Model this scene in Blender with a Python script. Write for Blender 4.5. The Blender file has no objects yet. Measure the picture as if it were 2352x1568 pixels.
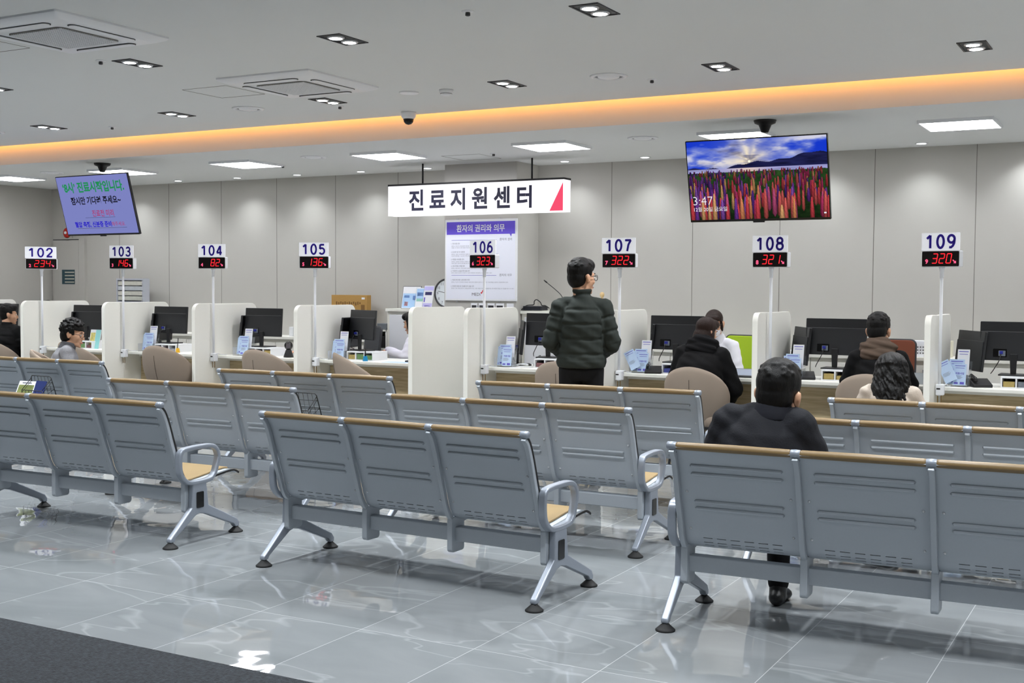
import bpy, bmesh, math, random
import numpy as np
from mathutils import Matrix, Vector
random.seed(7); RNG = np.random.default_rng(7)
SC = bpy.context.scene; COL = SC.collection
R = math.radians; PI = math.pi

# ------------------------------------------------------------ camera, world, exposure
F_PX, PITCH, YAW, ROLL = 2748.0, R(2.61), R(28.84), R(0.36)
fw = Vector((-math.sin(YAW)*math.cos(PITCH), math.cos(YAW)*math.cos(PITCH), -math.sin(PITCH)))
rt = Vector((math.cos(YAW), math.sin(YAW), 0)); up = rt.cross(fw)
rt2 = math.cos(ROLL)*rt + math.sin(ROLL)*up; up2 = -math.sin(ROLL)*rt + math.cos(ROLL)*up
cd = bpy.data.cameras.new('camera'); cam = bpy.data.objects.new('camera', cd); COL.objects.link(cam)
cd.sensor_width = 36.0; cd.lens = F_PX*36.0/2352.0; cd.clip_end = 100
mw = Matrix((rt2, up2, -fw)).transposed().to_4x4(); mw.translation = Vector((0, 0, 1.6)); cam.matrix_world = mw
SC.camera = cam
w = bpy.data.worlds.new('world'); SC.world = w; w.use_nodes = True
w.node_tree.nodes['Background'].inputs[0].default_value = (0.85, 0.93, 1.0, 1)
w.node_tree.nodes['Background'].inputs[1].default_value = 0.15
vs = SC.view_settings
vs.view_transform = 'Standard'; vs.look = 'None'; vs.gamma = 1.0; vs.use_curve_mapping = False; vs.exposure = 0.0

PANEL_E, TWIN_E, TWIN_W, SPOT_W, COVE_E, SIGN_E = 22.0, 45.0, 165.0, 27.0, 4.6, 1.25

# ------------------------------------------------------------ room numbers (metres)
Z_LOW, Z_NEAR = 3.06, 3.27          # lower ceiling over the counter, ceiling over the waiting area
Y_WALL, Y_FASCIA, Y_EDGE = 12.83, 9.95, 9.83
X_L, X_R, Y_B = -15.2, 3.4, -3.2
Y_CARPET = 3.78

# ------------------------------------------------------------ materials
def lin(c):
    return tuple(((v/255.0)/12.92 if v/255.0 <= .04045 else ((v/255.0+.055)/1.055)**2.4) for v in c)
MATS = {}
def mat(name, rgb, rough=.5, metal=0.0, emit=None, es=1.0, noise=0.0, nscale=40.0, bump=0.0, bscale=200.0, coat=0.0, trans=0.0, alpha=1.0):
    if name in MATS: return MATS[name]
    m = bpy.data.materials.new(name); m.use_nodes = True; nt = m.node_tree
    b = nt.nodes['Principled BSDF']; c = lin(rgb)
    b.inputs['Base Color'].default_value = (*c, 1); b.inputs['Roughness'].default_value = rough
    b.inputs['Metallic'].default_value = metal; b.inputs['Specular IOR Level'].default_value = .5 if rough < .75 else .2; b.inputs['Coat Weight'].default_value = coat
    b.inputs['Transmission Weight'].default_value = trans; b.inputs['Alpha'].default_value = alpha
    if emit:
        b.inputs['Emission Color'].default_value = (*lin(emit), 1); b.inputs['Emission Strength'].default_value = es
    if noise or bump:
        tc = nt.nodes.new('ShaderNodeTexCoord')
    if noise:
        n = nt.nodes.new('ShaderNodeTexNoise'); n.inputs['Scale'].default_value = nscale; n.inputs['Detail'].default_value = 4
        nt.links.new(tc.outputs['Object'], n.inputs['Vector'])
        mx = nt.nodes.new('ShaderNodeMix'); mx.data_type = 'RGBA'
        mx.inputs[6].default_value = (*[v*(1-noise) for v in c], 1); mx.inputs[7].default_value = (*[min(1, v*(1+noise)) for v in c], 1)
        nt.links.new(n.outputs['Fac'], mx.inputs[0]); nt.links.new(mx.outputs[2], b.inputs['Base Color'])
    if bump:
        n2 = nt.nodes.new('ShaderNodeTexNoise'); n2.inputs['Scale'].default_value = bscale; n2.inputs['Detail'].default_value = 3
        nt.links.new(tc.outputs['Object'], n2.inputs['Vector'])
        bp = nt.nodes.new('ShaderNodeBump'); bp.inputs['Strength'].default_value = bump; bp.inputs['Distance'].default_value = .01
        nt.links.new(n2.outputs['Fac'], bp.inputs['Height']); nt.links.new(bp.outputs['Normal'], b.inputs['Normal'])
    MATS[name] = m; return m
def emis(name, rgb, s=1.0):
    if name in MATS: return MATS[name]
    m = bpy.data.materials.new(name); m.use_nodes = True; nt = m.node_tree
    nt.nodes.remove(nt.nodes['Principled BSDF']); e = nt.nodes.new('ShaderNodeEmission')
    e.inputs[0].default_value = (*lin(rgb), 1); e.inputs[1].default_value = s
    nt.links.new(e.outputs[0], nt.nodes['Material Output'].inputs[0]); MATS[name] = m; return m
def attr_emis(name, s=1.0):
    m = bpy.data.materials.new(name); m.use_nodes = True; nt = m.node_tree
    nt.nodes.remove(nt.nodes['Principled BSDF']); e = nt.nodes.new('ShaderNodeEmission')
    a = nt.nodes.new('ShaderNodeAttribute'); a.attribute_name = 'Col'
    nt.links.new(a.outputs['Color'], e.inputs[0]); e.inputs[1].default_value = s
    nt.links.new(e.outputs[0], nt.nodes['Material Output'].inputs[0]); return m

M_wall = mat('wall_panel', (186, 184, 178), .55, noise=.02, nscale=3)
M_seam = mat('panel_seam', (120, 116, 110), .8)
M_ceil = mat('ceiling_paint', (224, 226, 226), .8, noise=.01, nscale=2)
M_white = mat('white_laminate', (244, 243, 235), .35, noise=.01)
M_white2 = mat('white_plastic', (236, 238, 242), .35)
M_wood = None
M_tan = mat('tan_rail', (124, 102, 68), .42, noise=.05, nscale=60)
M_pad = mat('tan_pad', (140, 118, 80), .5, noise=.04, nscale=50)
M_alu = mat('silver_paint', (146, 153, 164), .35, metal=.3, noise=.03, nscale=90)
M_shell = mat('grey_steel', (174, 181, 189), .42, metal=.15, noise=.03, nscale=120)
M_black = mat('black_plastic', (22, 22, 24), .5)
M_blackg = mat('black_gloss', (14, 14, 16), .18)
M_rubber = mat('black_rubber', (20, 20, 21), .7)
M_dark = mat('dark_grey', (52, 53, 56), .5)
M_chair = mat('beige_fabric', (152, 138, 125), .85, noise=.04, nscale=150, bump=.15, bscale=600)
M_brass = mat('brass_pin', (150, 120, 70), .35, metal=.8)
M_purple = mat('purple_ink', (46, 18, 165), .5)
M_red_led = emis('red_led', (255, 40, 50), 1.6)
M_pink_led = emis('pink_led', (255, 90, 130), 1.5)
M_ledface = mat('led_black', (26, 20, 20), .25)
M_skin = mat('skin', (205, 158, 128), .55, noise=.04, nscale=30)
M_hair = None
M_hairb = None
M_paper = mat('white_paper', (235, 236, 240), .6)
M_pale = mat('pale_blue_paper', (190, 212, 240), .6)
M_navy = mat('navy_ink', (38, 36, 92), .6)
M_grey_ink = mat('grey_ink', (96, 96, 112), .6)
M_glass = mat('clear_acrylic', (235, 242, 250), .08, trans=.9, alpha=.35)
M_kraft = mat('kraft_board', (178, 140, 82), .8, noise=.04)
M_chrome = mat('chrome', (214, 216, 220), .25, metal=.35)
M_trans = mat('smoke_dome', (12, 12, 14), .1)

def wood_material():
    m = bpy.data.materials.new('pale_wood'); m.use_nodes = True; nt = m.node_tree; b = nt.nodes['Principled BSDF']
    tc = nt.nodes.new('ShaderNodeTexCoord'); mp = nt.nodes.new('ShaderNodeMapping'); mp.inputs['Scale'].default_value = (1.2, 1.0, 14)
    n = nt.nodes.new('ShaderNodeTexNoise'); n.inputs['Scale'].default_value = 2.2; n.inputs['Detail'].default_value = 6; n.inputs['Distortion'].default_value = .6
    r = nt.nodes.new('ShaderNodeValToRGB')
    r.color_ramp.elements[0].position = .3; r.color_ramp.elements[0].color = (*lin((172, 150, 112)), 1)
    r.color_ramp.elements[1].position = .7; r.color_ramp.elements[1].color = (*lin((214, 196, 158)), 1)
    nt.links.new(tc.outputs['Object'], mp.inputs['Vector']); nt.links.new(mp.outputs['Vector'], n.inputs['Vector'])
    nt.links.new(n.outputs['Fac'], r.inputs['Fac']); nt.links.new(r.outputs['Color'], b.inputs['Base Color'])
    b.inputs['Roughness'].default_value = .45; return m
M_wood = wood_material()

def hair_material(name, rgb):
    m = bpy.data.materials.new(name); m.use_nodes = True; nt = m.node_tree; b = nt.nodes['Principled BSDF']; L = nt.links.new
    b.inputs['Base Color'].default_value = (*lin(rgb), 1); b.inputs['Roughness'].default_value = .5; b.inputs['Specular IOR Level'].default_value = .25
    tc = nt.nodes.new('ShaderNodeTexCoord'); mp = nt.nodes.new('ShaderNodeMapping'); mp.inputs['Scale'].default_value = (260, 260, 26); n = nt.nodes.new('ShaderNodeTexNoise'); n.inputs['Scale'].default_value = 1.0
    L(tc.outputs['Object'], mp.inputs['Vector']); L(mp.outputs['Vector'], n.inputs['Vector'])
    bp = nt.nodes.new('ShaderNodeBump'); bp.inputs['Strength'].default_value = .5; bp.inputs['Distance'].default_value = .006; L(n.outputs['Fac'], bp.inputs['Height']); L(bp.outputs['Normal'], b.inputs['Normal']); return m
M_hair = hair_material('black_hair', (6, 5, 5)); M_hairb = hair_material('brown_hair', (38, 22, 16))
M_plate = mat('added_glow_acrylic', (238, 240, 246), .35, emit=(238, 240, 246), es=.45)  # emission added to whiten the number plates, no lamp behind them

def floor_material():
    m = bpy.data.materials.new('polished_tile'); m.use_nodes = True; nt = m.node_tree; b = nt.nodes['Principled BSDF']; L = nt.links.new
    def N(t, **k):
        n = nt.nodes.new(t)
        for a, v in k.items(): setattr(n, a, v)
        return n
    tc = N('ShaderNodeTexCoord'); sep = N('ShaderNodeSeparateXYZ'); L(tc.outputs['Object'], sep.inputs[0])
    def grid(out, pitch, off):
        a = N('ShaderNodeMath', operation='ADD'); a.inputs[1].default_value = -off + 100*pitch; L(out, a.inputs[0])
        d = N('ShaderNodeMath', operation='DIVIDE'); d.inputs[1].default_value = pitch; L(a.outputs[0], d.inputs[0])
        f = N('ShaderNodeMath', operation='FRACT'); L(d.outputs[0], f.inputs[0])
        s = N('ShaderNodeMath', operation='SUBTRACT'); s.inputs[1].default_value = .5; L(f.outputs[0], s.inputs[0])
        ab = N('ShaderNodeMath', operation='ABSOLUTE'); L(s.outputs[0], ab.inputs[0])
        g = N('ShaderNodeMath', operation='GREATER_THAN'); g.inputs[1].default_value = .5 - .0018/pitch; L(ab.outputs[0], g.inputs[0])
        fl = N('ShaderNodeMath', operation='FLOOR'); L(d.outputs[0], fl.inputs[0])
        return g.outputs[0], fl.outputs[0]
    gx, ix = grid(sep.outputs[0], .61, -3.88); gy, iy = grid(sep.outputs[1], 1.22, 5.72)
    mxg = N('ShaderNodeMath', operation='MAXIMUM'); L(gx, mxg.inputs[0]); L(gy, mxg.inputs[1])
    # a different piece of stone on every tile
    cb = N('ShaderNodeCombineXYZ'); L(ix, cb.inputs[0]); L(iy, cb.inputs[1])
    wn = N('ShaderNodeTexWhiteNoise'); L(cb.outputs[0], wn.inputs['Vector'])
    sc = N('ShaderNodeVectorMath', operation='SCALE'); sc.inputs['Scale'].default_value = 30; L(wn.outputs['Color'], sc.inputs[0])
    ad = N('ShaderNodeVectorMath', operation='ADD'); L(tc.outputs['Object'], ad.inputs[0]); L(sc.outputs[0], ad.inputs[1])
    n1 = N('ShaderNodeTexNoise'); n1.inputs['Scale'].default_value = 1.0; n1.inputs['Detail'].default_value = 7; n1.inputs['Distortion'].default_value = 1.0
    mp = N('ShaderNodeMapping'); mp.inputs['Rotation'].default_value = (0, 0, .9); mp.inputs['Scale'].default_value = (.8, 2.2, 1); L(ad.outputs[0], mp.inputs['Vector']); L(mp.outputs['Vector'], n1.inputs['Vector'])
    r1 = N('ShaderNodeValToRGB'); e = r1.color_ramp.elements
    e[0].position = .32; e[0].color = (*lin((114, 118, 120)), 1); e[1].position = .66; e[1].color = (*lin((128, 131, 133)), 1)
    L(n1.outputs['Fac'], r1.inputs['Fac'])
    n2 = N('ShaderNodeTexNoise'); n2.inputs['Scale'].default_value = .9; n2.inputs['Detail'].default_value = 3; n2.inputs['Distortion'].default_value = .5
    L(mp.outputs['Vector'], n2.inputs['Vector'])
    s2 = N('ShaderNodeMath', operation='SUBTRACT'); s2.inputs[1].default_value = .5; L(n2.outputs['Fac'], s2.inputs[0])
    a2 = N('ShaderNodeMath', operation='ABSOLUTE'); L(s2.outputs[0], a2.inputs[0])
    v2 = N('ShaderNodeMapRange'); v2.inputs[1].default_value = 0; v2.inputs[2].default_value = .012; v2.inputs[3].default_value = .14; v2.inputs[4].default_value = 0; L(a2.outputs[0], v2.inputs[0])
    mv = N('ShaderNodeMix', data_type='RGBA'); mv.inputs[7].default_value = (*lin((212, 216, 218)), 1); L(v2.outputs[0], mv.inputs[0]); L(r1.outputs['Color'], mv.inputs[6])
    mg = N('ShaderNodeMix', data_type='RGBA'); mg.inputs[7].default_value = (*lin((196, 198, 198)), 1)
    hf = N('ShaderNodeMath', operation='MULTIPLY'); hf.inputs[1].default_value = .6; L(mxg.outputs[0], hf.inputs[0])
    L(hf.outputs[0], mg.inputs[0]); L(mv.outputs[2], mg.inputs[6]); L(mg.outputs[2], b.inputs['Base Color'])
    b.inputs['Roughness'].default_value = .02; b.inputs['IOR'].default_value = 1.55
    # tiles are very slightly wavy and not perfectly level
    n3 = N('ShaderNodeTexNoise'); n3.inputs['Scale'].default_value = 2.6; n3.inputs['Detail'].default_value = 1.5; L(ad.outputs[0], n3.inputs['Vector'])
    bp = N('ShaderNodeBump'); bp.inputs['Strength'].default_value = .35; bp.inputs['Distance'].default_value = .012
    L(n3.outputs['Fac'], bp.inputs['Height']); L(bp.outputs['Normal'], b.inputs['Normal'])
    return m
def carpet_material():
    m = bpy.data.materials.new('loop_carpet'); m.use_nodes = True; nt = m.node_tree; b = nt.nodes['Principled BSDF']; L = nt.links.new
    tc = nt.nodes.new('ShaderNodeTexCoord')
    v = nt.nodes.new('ShaderNodeTexVoronoi'); v.inputs['Scale'].default_value = 150; L(tc.outputs['Object'], v.inputs['Vector'])
    n = nt.nodes.new('ShaderNodeTexNoise'); n.inputs['Scale'].default_value = 60; n.inputs['Detail'].default_value = 5; L(tc.outputs['Object'], n.inputs['Vector'])
    r = nt.nodes.new('ShaderNodeValToRGB'); e = r.color_ramp.elements
    e[0].position = .25; e[0].color = (*lin((15, 17, 20)), 1); e[1].position = .75; e[1].color = (*lin((50, 55, 61)), 1)
    L(n.outputs['Fac'], r.inputs['Fac']); L(r.outputs['Color'], b.inputs['Base Color']); b.inputs['Roughness'].default_value = .95
    bp = nt.nodes.new('ShaderNodeBump'); bp.inputs['Strength'].default_value = .8; bp.inputs['Distance'].default_value = .006
    L(v.outputs['Distance'], bp.inputs['Height']); L(bp.outputs['Normal'], b.inputs['Normal']); return m

# ------------------------------------------------------------ mesh builder
class MB:
    def __init__(self): self.v = []; self.f = []; self.M = None
    def add(self, vs, fs):
        o = len(self.v)
        if self.M is not None: vs = [self.M @ Vector(p) for p in vs]
        self.v += [tuple(p) for p in vs]; self.f += [tuple(i+o for i in q) for q in fs]; return self
    def box(self, x0, x1, y0, y1, z0, z1):
        return self.add([(x, y, z) for z in (z0, z1) for y in (y0, y1) for x in (x0, x1)],
                        [(0, 2, 3, 1), (4, 5, 7, 6), (0, 1, 5, 4), (1, 3, 7, 5), (3, 2, 6, 7), (2, 0, 4, 6)])
    def cbox(self, c, s): return self.box(c[0]-s[0]/2, c[0]+s[0]/2, c[1]-s[1]/2, c[1]+s[1]/2, c[2]-s[2]/2, c[2]+s[2]/2)
    def loft(self, rings, cap=True, closed=False):
        n = len(rings[0]); vs = [p for r in rings for p in r]; fs = []
        m = len(rings)
        for k in range(m if closed else m-1):
            a, b = k*n, ((k+1) % m)*n
            for i in range(n): j = (i+1) % n; fs.append((a+i, a+j, b+j, b+i))
        if cap and not closed: fs.append(tuple(range(n))[::-1]); fs.append(tuple((m-1)*n+i for i in range(n)))
        return self.add(vs, fs)
    def prism(self, pts, axis, d0, d1):   # pts in the two other axes: x->(y,z)  y->(x,z)  z->(x,y)
        def P(a, b, d): return (d, a, b) if axis == 'x' else ((a, d, b) if axis == 'y' else (a, b, d))
        return self.loft([[P(a, b, d0) for a, b in pts], [P(a, b, d1) for a, b in pts]])
    def cyl(self, p0, p1, r0, r1=None, n=16, cap=True):
        r1 = r0 if r1 is None else r1; p0 = Vector(p0); p1 = Vector(p1); d = (p1-p0).normalized()
        a = d.orthogonal().normalized(); b = d.cross(a)
        return self.loft([[p+(a*math.cos(t)+b*math.sin(t))*r for t in [2*PI*i/n for i in range(n)]] for p, r in ((p0, r0), (p1, r1))], cap)
    def tube(self, path, r, n=8, closed=False):
        path = [Vector(p) for p in path]; m = len(path); rings = []; a = None
        for i in range(m):
            t = (path[(i+1) % m] if (closed or i < m-1) else path[i]) - (path[i-1] if (closed or i > 0) else path[i]); t.normalize()
            if a is None: a = t.orthogonal().normalized()
            a = (a - t*a.dot(t)).normalized(); b = t.cross(a)
            rr = r[i] if isinstance(r, (list, tuple)) else r
            rings.append([path[i]+(a*math.cos(q)+b*math.sin(q))*rr for q in [2*PI*k/n for k in range(n)]])
        return self.loft(rings, True, closed)
    def lathe(self, prof, c=(0, 0, 0), n=24, cap=True):   # prof [(r,z)], about z
        return self.loft([[(c[0]+r*math.cos(2*PI*i/n), c[1]+r*math.sin(2*PI*i/n), c[2]+z) for i in range(n)] for r, z in prof], cap)
    def sweep_yz(self, path, x0, x1, th, closed=False):   # strip of thickness th following a path in the yz plane
        m = len(path); rings = []
        for i in range(m):
            p = Vector(path[i]); q = Vector(path[(i+1) % m] if (closed or i < m-1) else path[i]); o = Vector(path[i-1] if (closed or i > 0) else path[i])
            t = (q-o).normalized(); nn = Vector((-t.y, t.x))*th/2
            a, b = p+nn, p-nn
            rings.append([(x0, a.x, a.y), (x1, a.x, a.y), (x1, b.x, b.y), (x0, b.x, b.y)])
        return self.loft(rings, True, closed)
    def ell(self, c, r, n=16, m=10):
        rings = []
        for k in range(1, m):
            ph = PI*k/m
            rings.append([(c[0]+r[0]*math.sin(ph)*math.cos(2*PI*i/n), c[1]+r[1]*math.sin(ph)*math.sin(2*PI*i/n), c[2]-r[2]*math.cos(ph)) for i in range(n)])
        return self.loft(rings)
    def mesh(self, name, m, smooth=False):
        me = bpy.data.meshes.new(name); me.from_pydata(self.v, [], self.f); me.update()
        bm = bmesh.new(); bm.from_mesh(me); bmesh.ops.recalc_face_normals(bm, faces=bm.faces); bm.to_mesh(me); bm.free()
        if m: me.materials.append(m)
        if smooth: me.polygons.foreach_set('use_smooth', [True]*len(me.polygons))
        return me
    def build(self, name, m, parent=None, smooth=False, bevel=0.0, seg=2, auto=None):
        o = bpy.data.objects.new(name, self.mesh(name, m, smooth)); COL.objects.link(o)
        if parent is not None: o.parent = parent
        if bevel:
            b = o.modifiers.new('bevel', 'BEVEL'); b.width = bevel; b.segments = seg; b.limit_method = 'ANGLE'; b.angle_limit = R(40)
            o.data.polygons.foreach_set('use_smooth', [True]*len(o.data.polygons))
            wn = o.modifiers.new('wn', 'WEIGHTED_NORMAL'); wn.keep_sharp = False
        if auto is not None: smooth_by_angle(o, auto)
        return o
def smooth_by_angle(o, ang=35):
    me = o.data; bm = bmesh.new(); bm.from_mesh(me)
    for f in bm.faces: f.smooth = True
    for e in bm.edges:
        if len(e.link_faces) == 2 and e.calc_face_angle(0) > R(ang): e.smooth = False
    bm.to_mesh(me); bm.free()
def rr(x0, x1, y0, y1, r, n=5, corners=(1, 1, 1, 1)):      # rounded rectangle outline, corners: bl br tr tl
    out = []
    for (cx, cy, a0), on in zip(((x0+r, y0+r, PI), (x1-r, y0+r, 1.5*PI), (x1-r, y1-r, 0), (x0+r, y1-r, .5*PI)), corners):
        if on: out += [(cx+r*math.cos(a0+.5*PI*i/n), cy+r*math.sin(a0+.5*PI*i/n)) for i in range(n+1)]
        else: out.append((x0 if cx < (x0+x1)/2 else x1, y0 if cy < (y0+y1)/2 else y1))
    return out
def catmull(pts, k=4):
    P = [Vector(p) for p in pts]; P = [P[0]*2-P[1]] + P + [P[-1]*2-P[-2]]; out = []
    for i in range(1, len(P)-2):
        for j in range(k):
            t = j/k; a, b, c, d = P[i-1:i+3]
            out.append(.5*((2*b)+(c-a)*t+(2*a-5*b+4*c-d)*t*t+(3*b-a-3*c+d)*t**3))
    out.append(P[-2]); return out

def tag(o, label=None, cat=None, group=None, kind=None):
    if label: o['label'] = label
    if cat: o['category'] = cat
    if group: o['group'] = group
    if kind: o['kind'] = kind
    return o
def thing(name, label, cat, loc=(0, 0, 0), rz=0.0, group=None):
    o = bpy.data.objects.new(name, None); COL.objects.link(o); o.empty_display_size = .1
    o.location = loc; o.rotation_euler = (0, 0, rz); return tag(o, label, cat, group)
def struct(o): o['kind'] = 'structure'; return o
def dup(o, loc=None, rz=None, label=None, parent=None):
    c = o.copy(); COL.objects.link(c)
    if parent is not None: c.parent = parent
    if loc is not None: c.location = loc
    if rz is not None: c.rotation_euler = (0, 0, rz)
    if label: c['label'] = label
    for ch in o.children: dup(ch, parent=c)
    return c
FACE = Matrix(((1, 0, 0, 0), (0, 0, -1, 0), (0, 1, 0, 0), (0, 0, 0, 1)))     # sheet in xy -> upright sheet seen from -y
def place(loc, rz=0.0, tilt=0.0): return Matrix.Translation(loc) @ Matrix.Rotation(rz, 4, 'Z') @ Matrix.Rotation(tilt, 4, 'X')
def text_geo(s, bold=0.0, space=1.0):
    c = bpy.data.curves.new('t', 'FONT'); c.body = s; c.size = 1; c.offset = bold; c.space_character = space; c.resolution_u = 2
    o = bpy.data.objects.new('t', c); COL.objects.link(o)
    dg = bpy.context.evaluated_depsgraph_get(); me = bpy.data.meshes.new_from_object(o.evaluated_get(dg))
    vs = [v.co.copy() for v in me.vertices]; fs = [tuple(p.vertices) for p in me.polygons]
    bpy.data.objects.remove(o); bpy.data.curves.remove(c); bpy.data.meshes.remove(me); return vs, fs
def add_text(mb, s, x, y, w=None, h=None, z=0.0, bold=0.0, space=1.0, align='c', slant=0.0):
    """text in the sheet's own xy plane, fitted to width w and/or height h, anchored at (x,y) centre or left"""
    vs, fs = text_geo(s, bold, space)
    x0 = min(v.x for v in vs); x1 = max(v.x for v in vs); y0 = min(v.y for v in vs); y1 = max(v.y for v in vs)
    sx = w/(x1-x0) if w else None; sy = h/(y1-y0) if h else None
    sx = sx or sy; sy = sy or sx
    ox = x if align == 'l' else x-(x1-x0)*sx/2
    out = [((v.x-x0)*sx+ox + slant*(v.y-y0)*sy, (v.y-(y0+y1)/2)*sy+y, z) for v in vs]
    return mb.add(out, fs)
DIG = {'0': [[(.5+.42*math.cos(t), .75+.72*math.sin(t)) for t in [2*PI*i/28 for i in range(29)]]], '1': [[(.10, 1.10), (.56, 1.47)], [(.56, 1.50), (.56, .0)]],
 '2': [[(.10, 1.05)]+[(.5+.40*math.cos(t), 1.07+.40*math.sin(t)) for t in [PI-PI*1.18*i/14 for i in range(15)]]+[(.10, .05)], [(.02, .04), (.94, .04)]],
 '3': [[(.5+.36*math.cos(t), 1.11+.34*math.sin(t)) for t in [PI*.9-PI*1.4*i/14 for i in range(15)]], [(.5+.42*math.cos(t), .40+.38*math.sin(t)) for t in [PI*.5-PI*1.42*i/16 for i in range(17)]], [(.35, .78), (.55, .78)]],
 '4': [[(.70, 0), (.70, 1.48)], [(.66, 1.46), (.06, .42)], [(.0, .40), (.98, .40)]],
 '5': [[(.88, 1.43), (.20, 1.43)], [(.20, 1.48), (.14, .78)], [(.47+.44*math.cos(t), .48+.44*math.sin(t)) for t in [PI*.78-PI*1.62*i/18 for i in range(19)]]],
 '6': [[(.5+.42*math.cos(t), .46+.42*math.sin(t)) for t in [2*PI*i/24 for i in range(25)]], [(.09, .55), (.14, .95), (.30, 1.25), (.52, 1.42), (.78, 1.40)]],
 '7': [[(.04, 1.43), (.94, 1.43)], [(.90, 1.45), (.55, .85), (.38, 0)]],
 '8': [[(.5+.36*math.cos(t), 1.10+.34*math.sin(t)) for t in [2*PI*i/24 for i in range(25)]], [(.5+.43*math.cos(t), .42+.40*math.sin(t)) for t in [2*PI*i/24 for i in range(25)]]],
 '9': [[(.5+.42*math.cos(t), 1.04+.42*math.sin(t)) for t in [2*PI*i/24 for i in range(25)]], [(.91, .95), (.86, .55), (.70, .25), (.48, .08), (.22, .10)]]}
def stroke_digits(mb, s, x, y, w, h, th, gap=.42):
    n = len(s); u = w/(n+gap*(n-1)); sx = u; sy = h/1.5
    for i, ch in enumerate(s):
        ox = x-w/2+i*u*(1+gap)
        for path in DIG[ch]:
            P = [Vector((ox+a*sx, y-h/2+b*sy)) for a, b in path]
            L_, R_ = [], []
            for k in range(len(P)):
                a = P[max(0, k-1)]; b = P[min(len(P)-1, k+1)]
                if (P[0]-P[-1]).length < 1e-6 and k in (0, len(P)-1): a, b = P[-2], P[1]
                t = (b-a).normalized(); nn = Vector((-t.y, t.x))*th/2; L_.append(P[k]+nn); R_.append(P[k]-nn)
            m = len(P); mb.add([(p.x, p.y, 0) for p in L_]+[(p.x, p.y, 0) for p in R_], [(k, m+k, m+k+1, k+1) for k in range(m-1)])
def quad(mb, x0, x1, y0, y1, z=0.0): return mb.add([(x0, y0, z), (x1, y0, z), (x1, y1, z), (x0, y1, z)], [(0, 1, 2, 3)])

# ============================================================ SETTING
def slab(name, x0, x1, y0, y1, z0, z1, m):
    return struct(MB().box(x0, x1, y0, y1, z0, z1).build(name, m))
floor = slab('floor', X_L-.1, X_R+.1, Y_CARPET, Y_WALL+.1, -.1, 0, floor_material())
tag(MB().box(X_L, X_R, Y_B, Y_CARPET, -.1, .004).build('carpet', carpet_material()),
    'dark grey loop carpet meeting the shiny tiles along the front edge', 'carpet')
slab('wall_back', X_L-.1, X_R+.1, Y_WALL, Y_WALL+.12, 0, 3.75, M_wall)
slab('wall_left', X_L-.12, X_L, Y_B, Y_WALL, 0, 3.75, M_wall)
slab('wall_right', X_R, X_R+.12, Y_B, Y_WALL, 0, 3.75, M_wall)
slab('wall_front', X_L-.1, X_R+.1, Y_B-.12, Y_B, 0, 3.75, M_wall)
slab('ceiling_waiting', X_L-.1, X_R+.1, Y_B-.1, Y_EDGE, Z_NEAR, Z_NEAR+.02, M_ceil)
slab('ceiling_counter', X_L-.1, X_R+.1, Y_FASCIA+.05, Y_WALL+.1, Z_LOW, Z_LOW+.05, M_ceil)
slab('trim_fascia', X_L-.1, X_R+.1, Y_FASCIA, Y_FASCIA+.05, Z_LOW-.0005, 3.75, M_ceil)
slab('ceiling_cove', X_L-.1, X_R+.1, Y_EDGE-.6, Y_FASCIA+.05, 3.70, 3.75, M_ceil)
slab('trim_cove_back', X_L-.1, X_R+.1, Y_EDGE-.62, Y_EDGE-.58, Z_NEAR+.02, 3.75, M_ceil)
tag(MB().box(X_L, X_R, Y_EDGE-.035, Y_EDGE-.012, Z_NEAR+.02, Z_NEAR+.32).build('cove_light_strip', emis('cove_orange', (255, 168, 76), COVE_E)),
    'warm orange light strip hidden in the ceiling cove', 'light')
# vertical joints of the back wall panels
k = 1
for i in range(-1, 14):
    x = -1.75 - i*1.0 - .0
    if -7.72 < x < -6.6: continue
    struct(MB().box(x-.003, x+.003, Y_WALL-.0015, Y_WALL, 0, Z_LOW).build('trim_%d' % k, M_seam)); k += 1
col = MB().box(-7.70, -6.71, 12.28, Y_WALL, 0, Z_LOW).build('column', M_wall, bevel=.004); struct(col)
# ceiling access hatches
def hatch(n, cx, cy, z, s=.49):
    mb = MB()
    for x0, x1, y0, y1 in ((-s/2, s/2, -s/2-.004, -s/2), (-s/2, s/2, s/2, s/2+.004), (-s/2-.004, -s/2, -s/2, s/2), (s/2, s/2+.004, -s/2, s/2)):
        mb.box(cx+x0, cx+x1, cy+y0, cy+y1, z-.002, z)
    struct(mb.build('trim_%d' % n, M_seam))
hatch(31, -7.235, 7.94, Z_NEAR); hatch(32, -7.38, 5.6, Z_NEAR); hatch(33, -6.97, 11.68, Z_LOW)

# ============================================================ CEILING FIXTURES
def twin_proto():
    t = thing('twin_downlight', 'x', 'ceiling light', group='square twin downlights in the waiting area ceiling')
    W_, L_ = .095, .165
    mb = MB()                                           # black trim ring of the recess
    for a in ((-W_, W_, -L_, -L_+.012), (-W_, W_, L_-.012, L_), (-W_, -W_+.012, -L_, L_), (W_-.012, W_, -L_, L_)):
        mb.box(*a, -.006, .004)
    mb.build('trim_frame', M_dark, t)
    mb = MB(); mb.box(-W_+.012, W_-.012, -L_+.012, L_-.012, .0, .006); mb.build('reflector_plate', M_black, t)
    for s in (-1, 1):
        l = MB().lathe([(.058, .0), (.060, -.004), (.055, -.012), (.054, -.012)], (0, s*.077, 0), 24).build('lamp_ring', M_chrome, t, smooth=True)
        MB().lathe([(.0005, -.013), (.040, -.0125), (.052, -.011)], (0, s*.077, 0), 24, cap=False).build('lamp_lens', emis('lamp_white', (246, 250, 255), TWIN_E), l)
    return t
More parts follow.
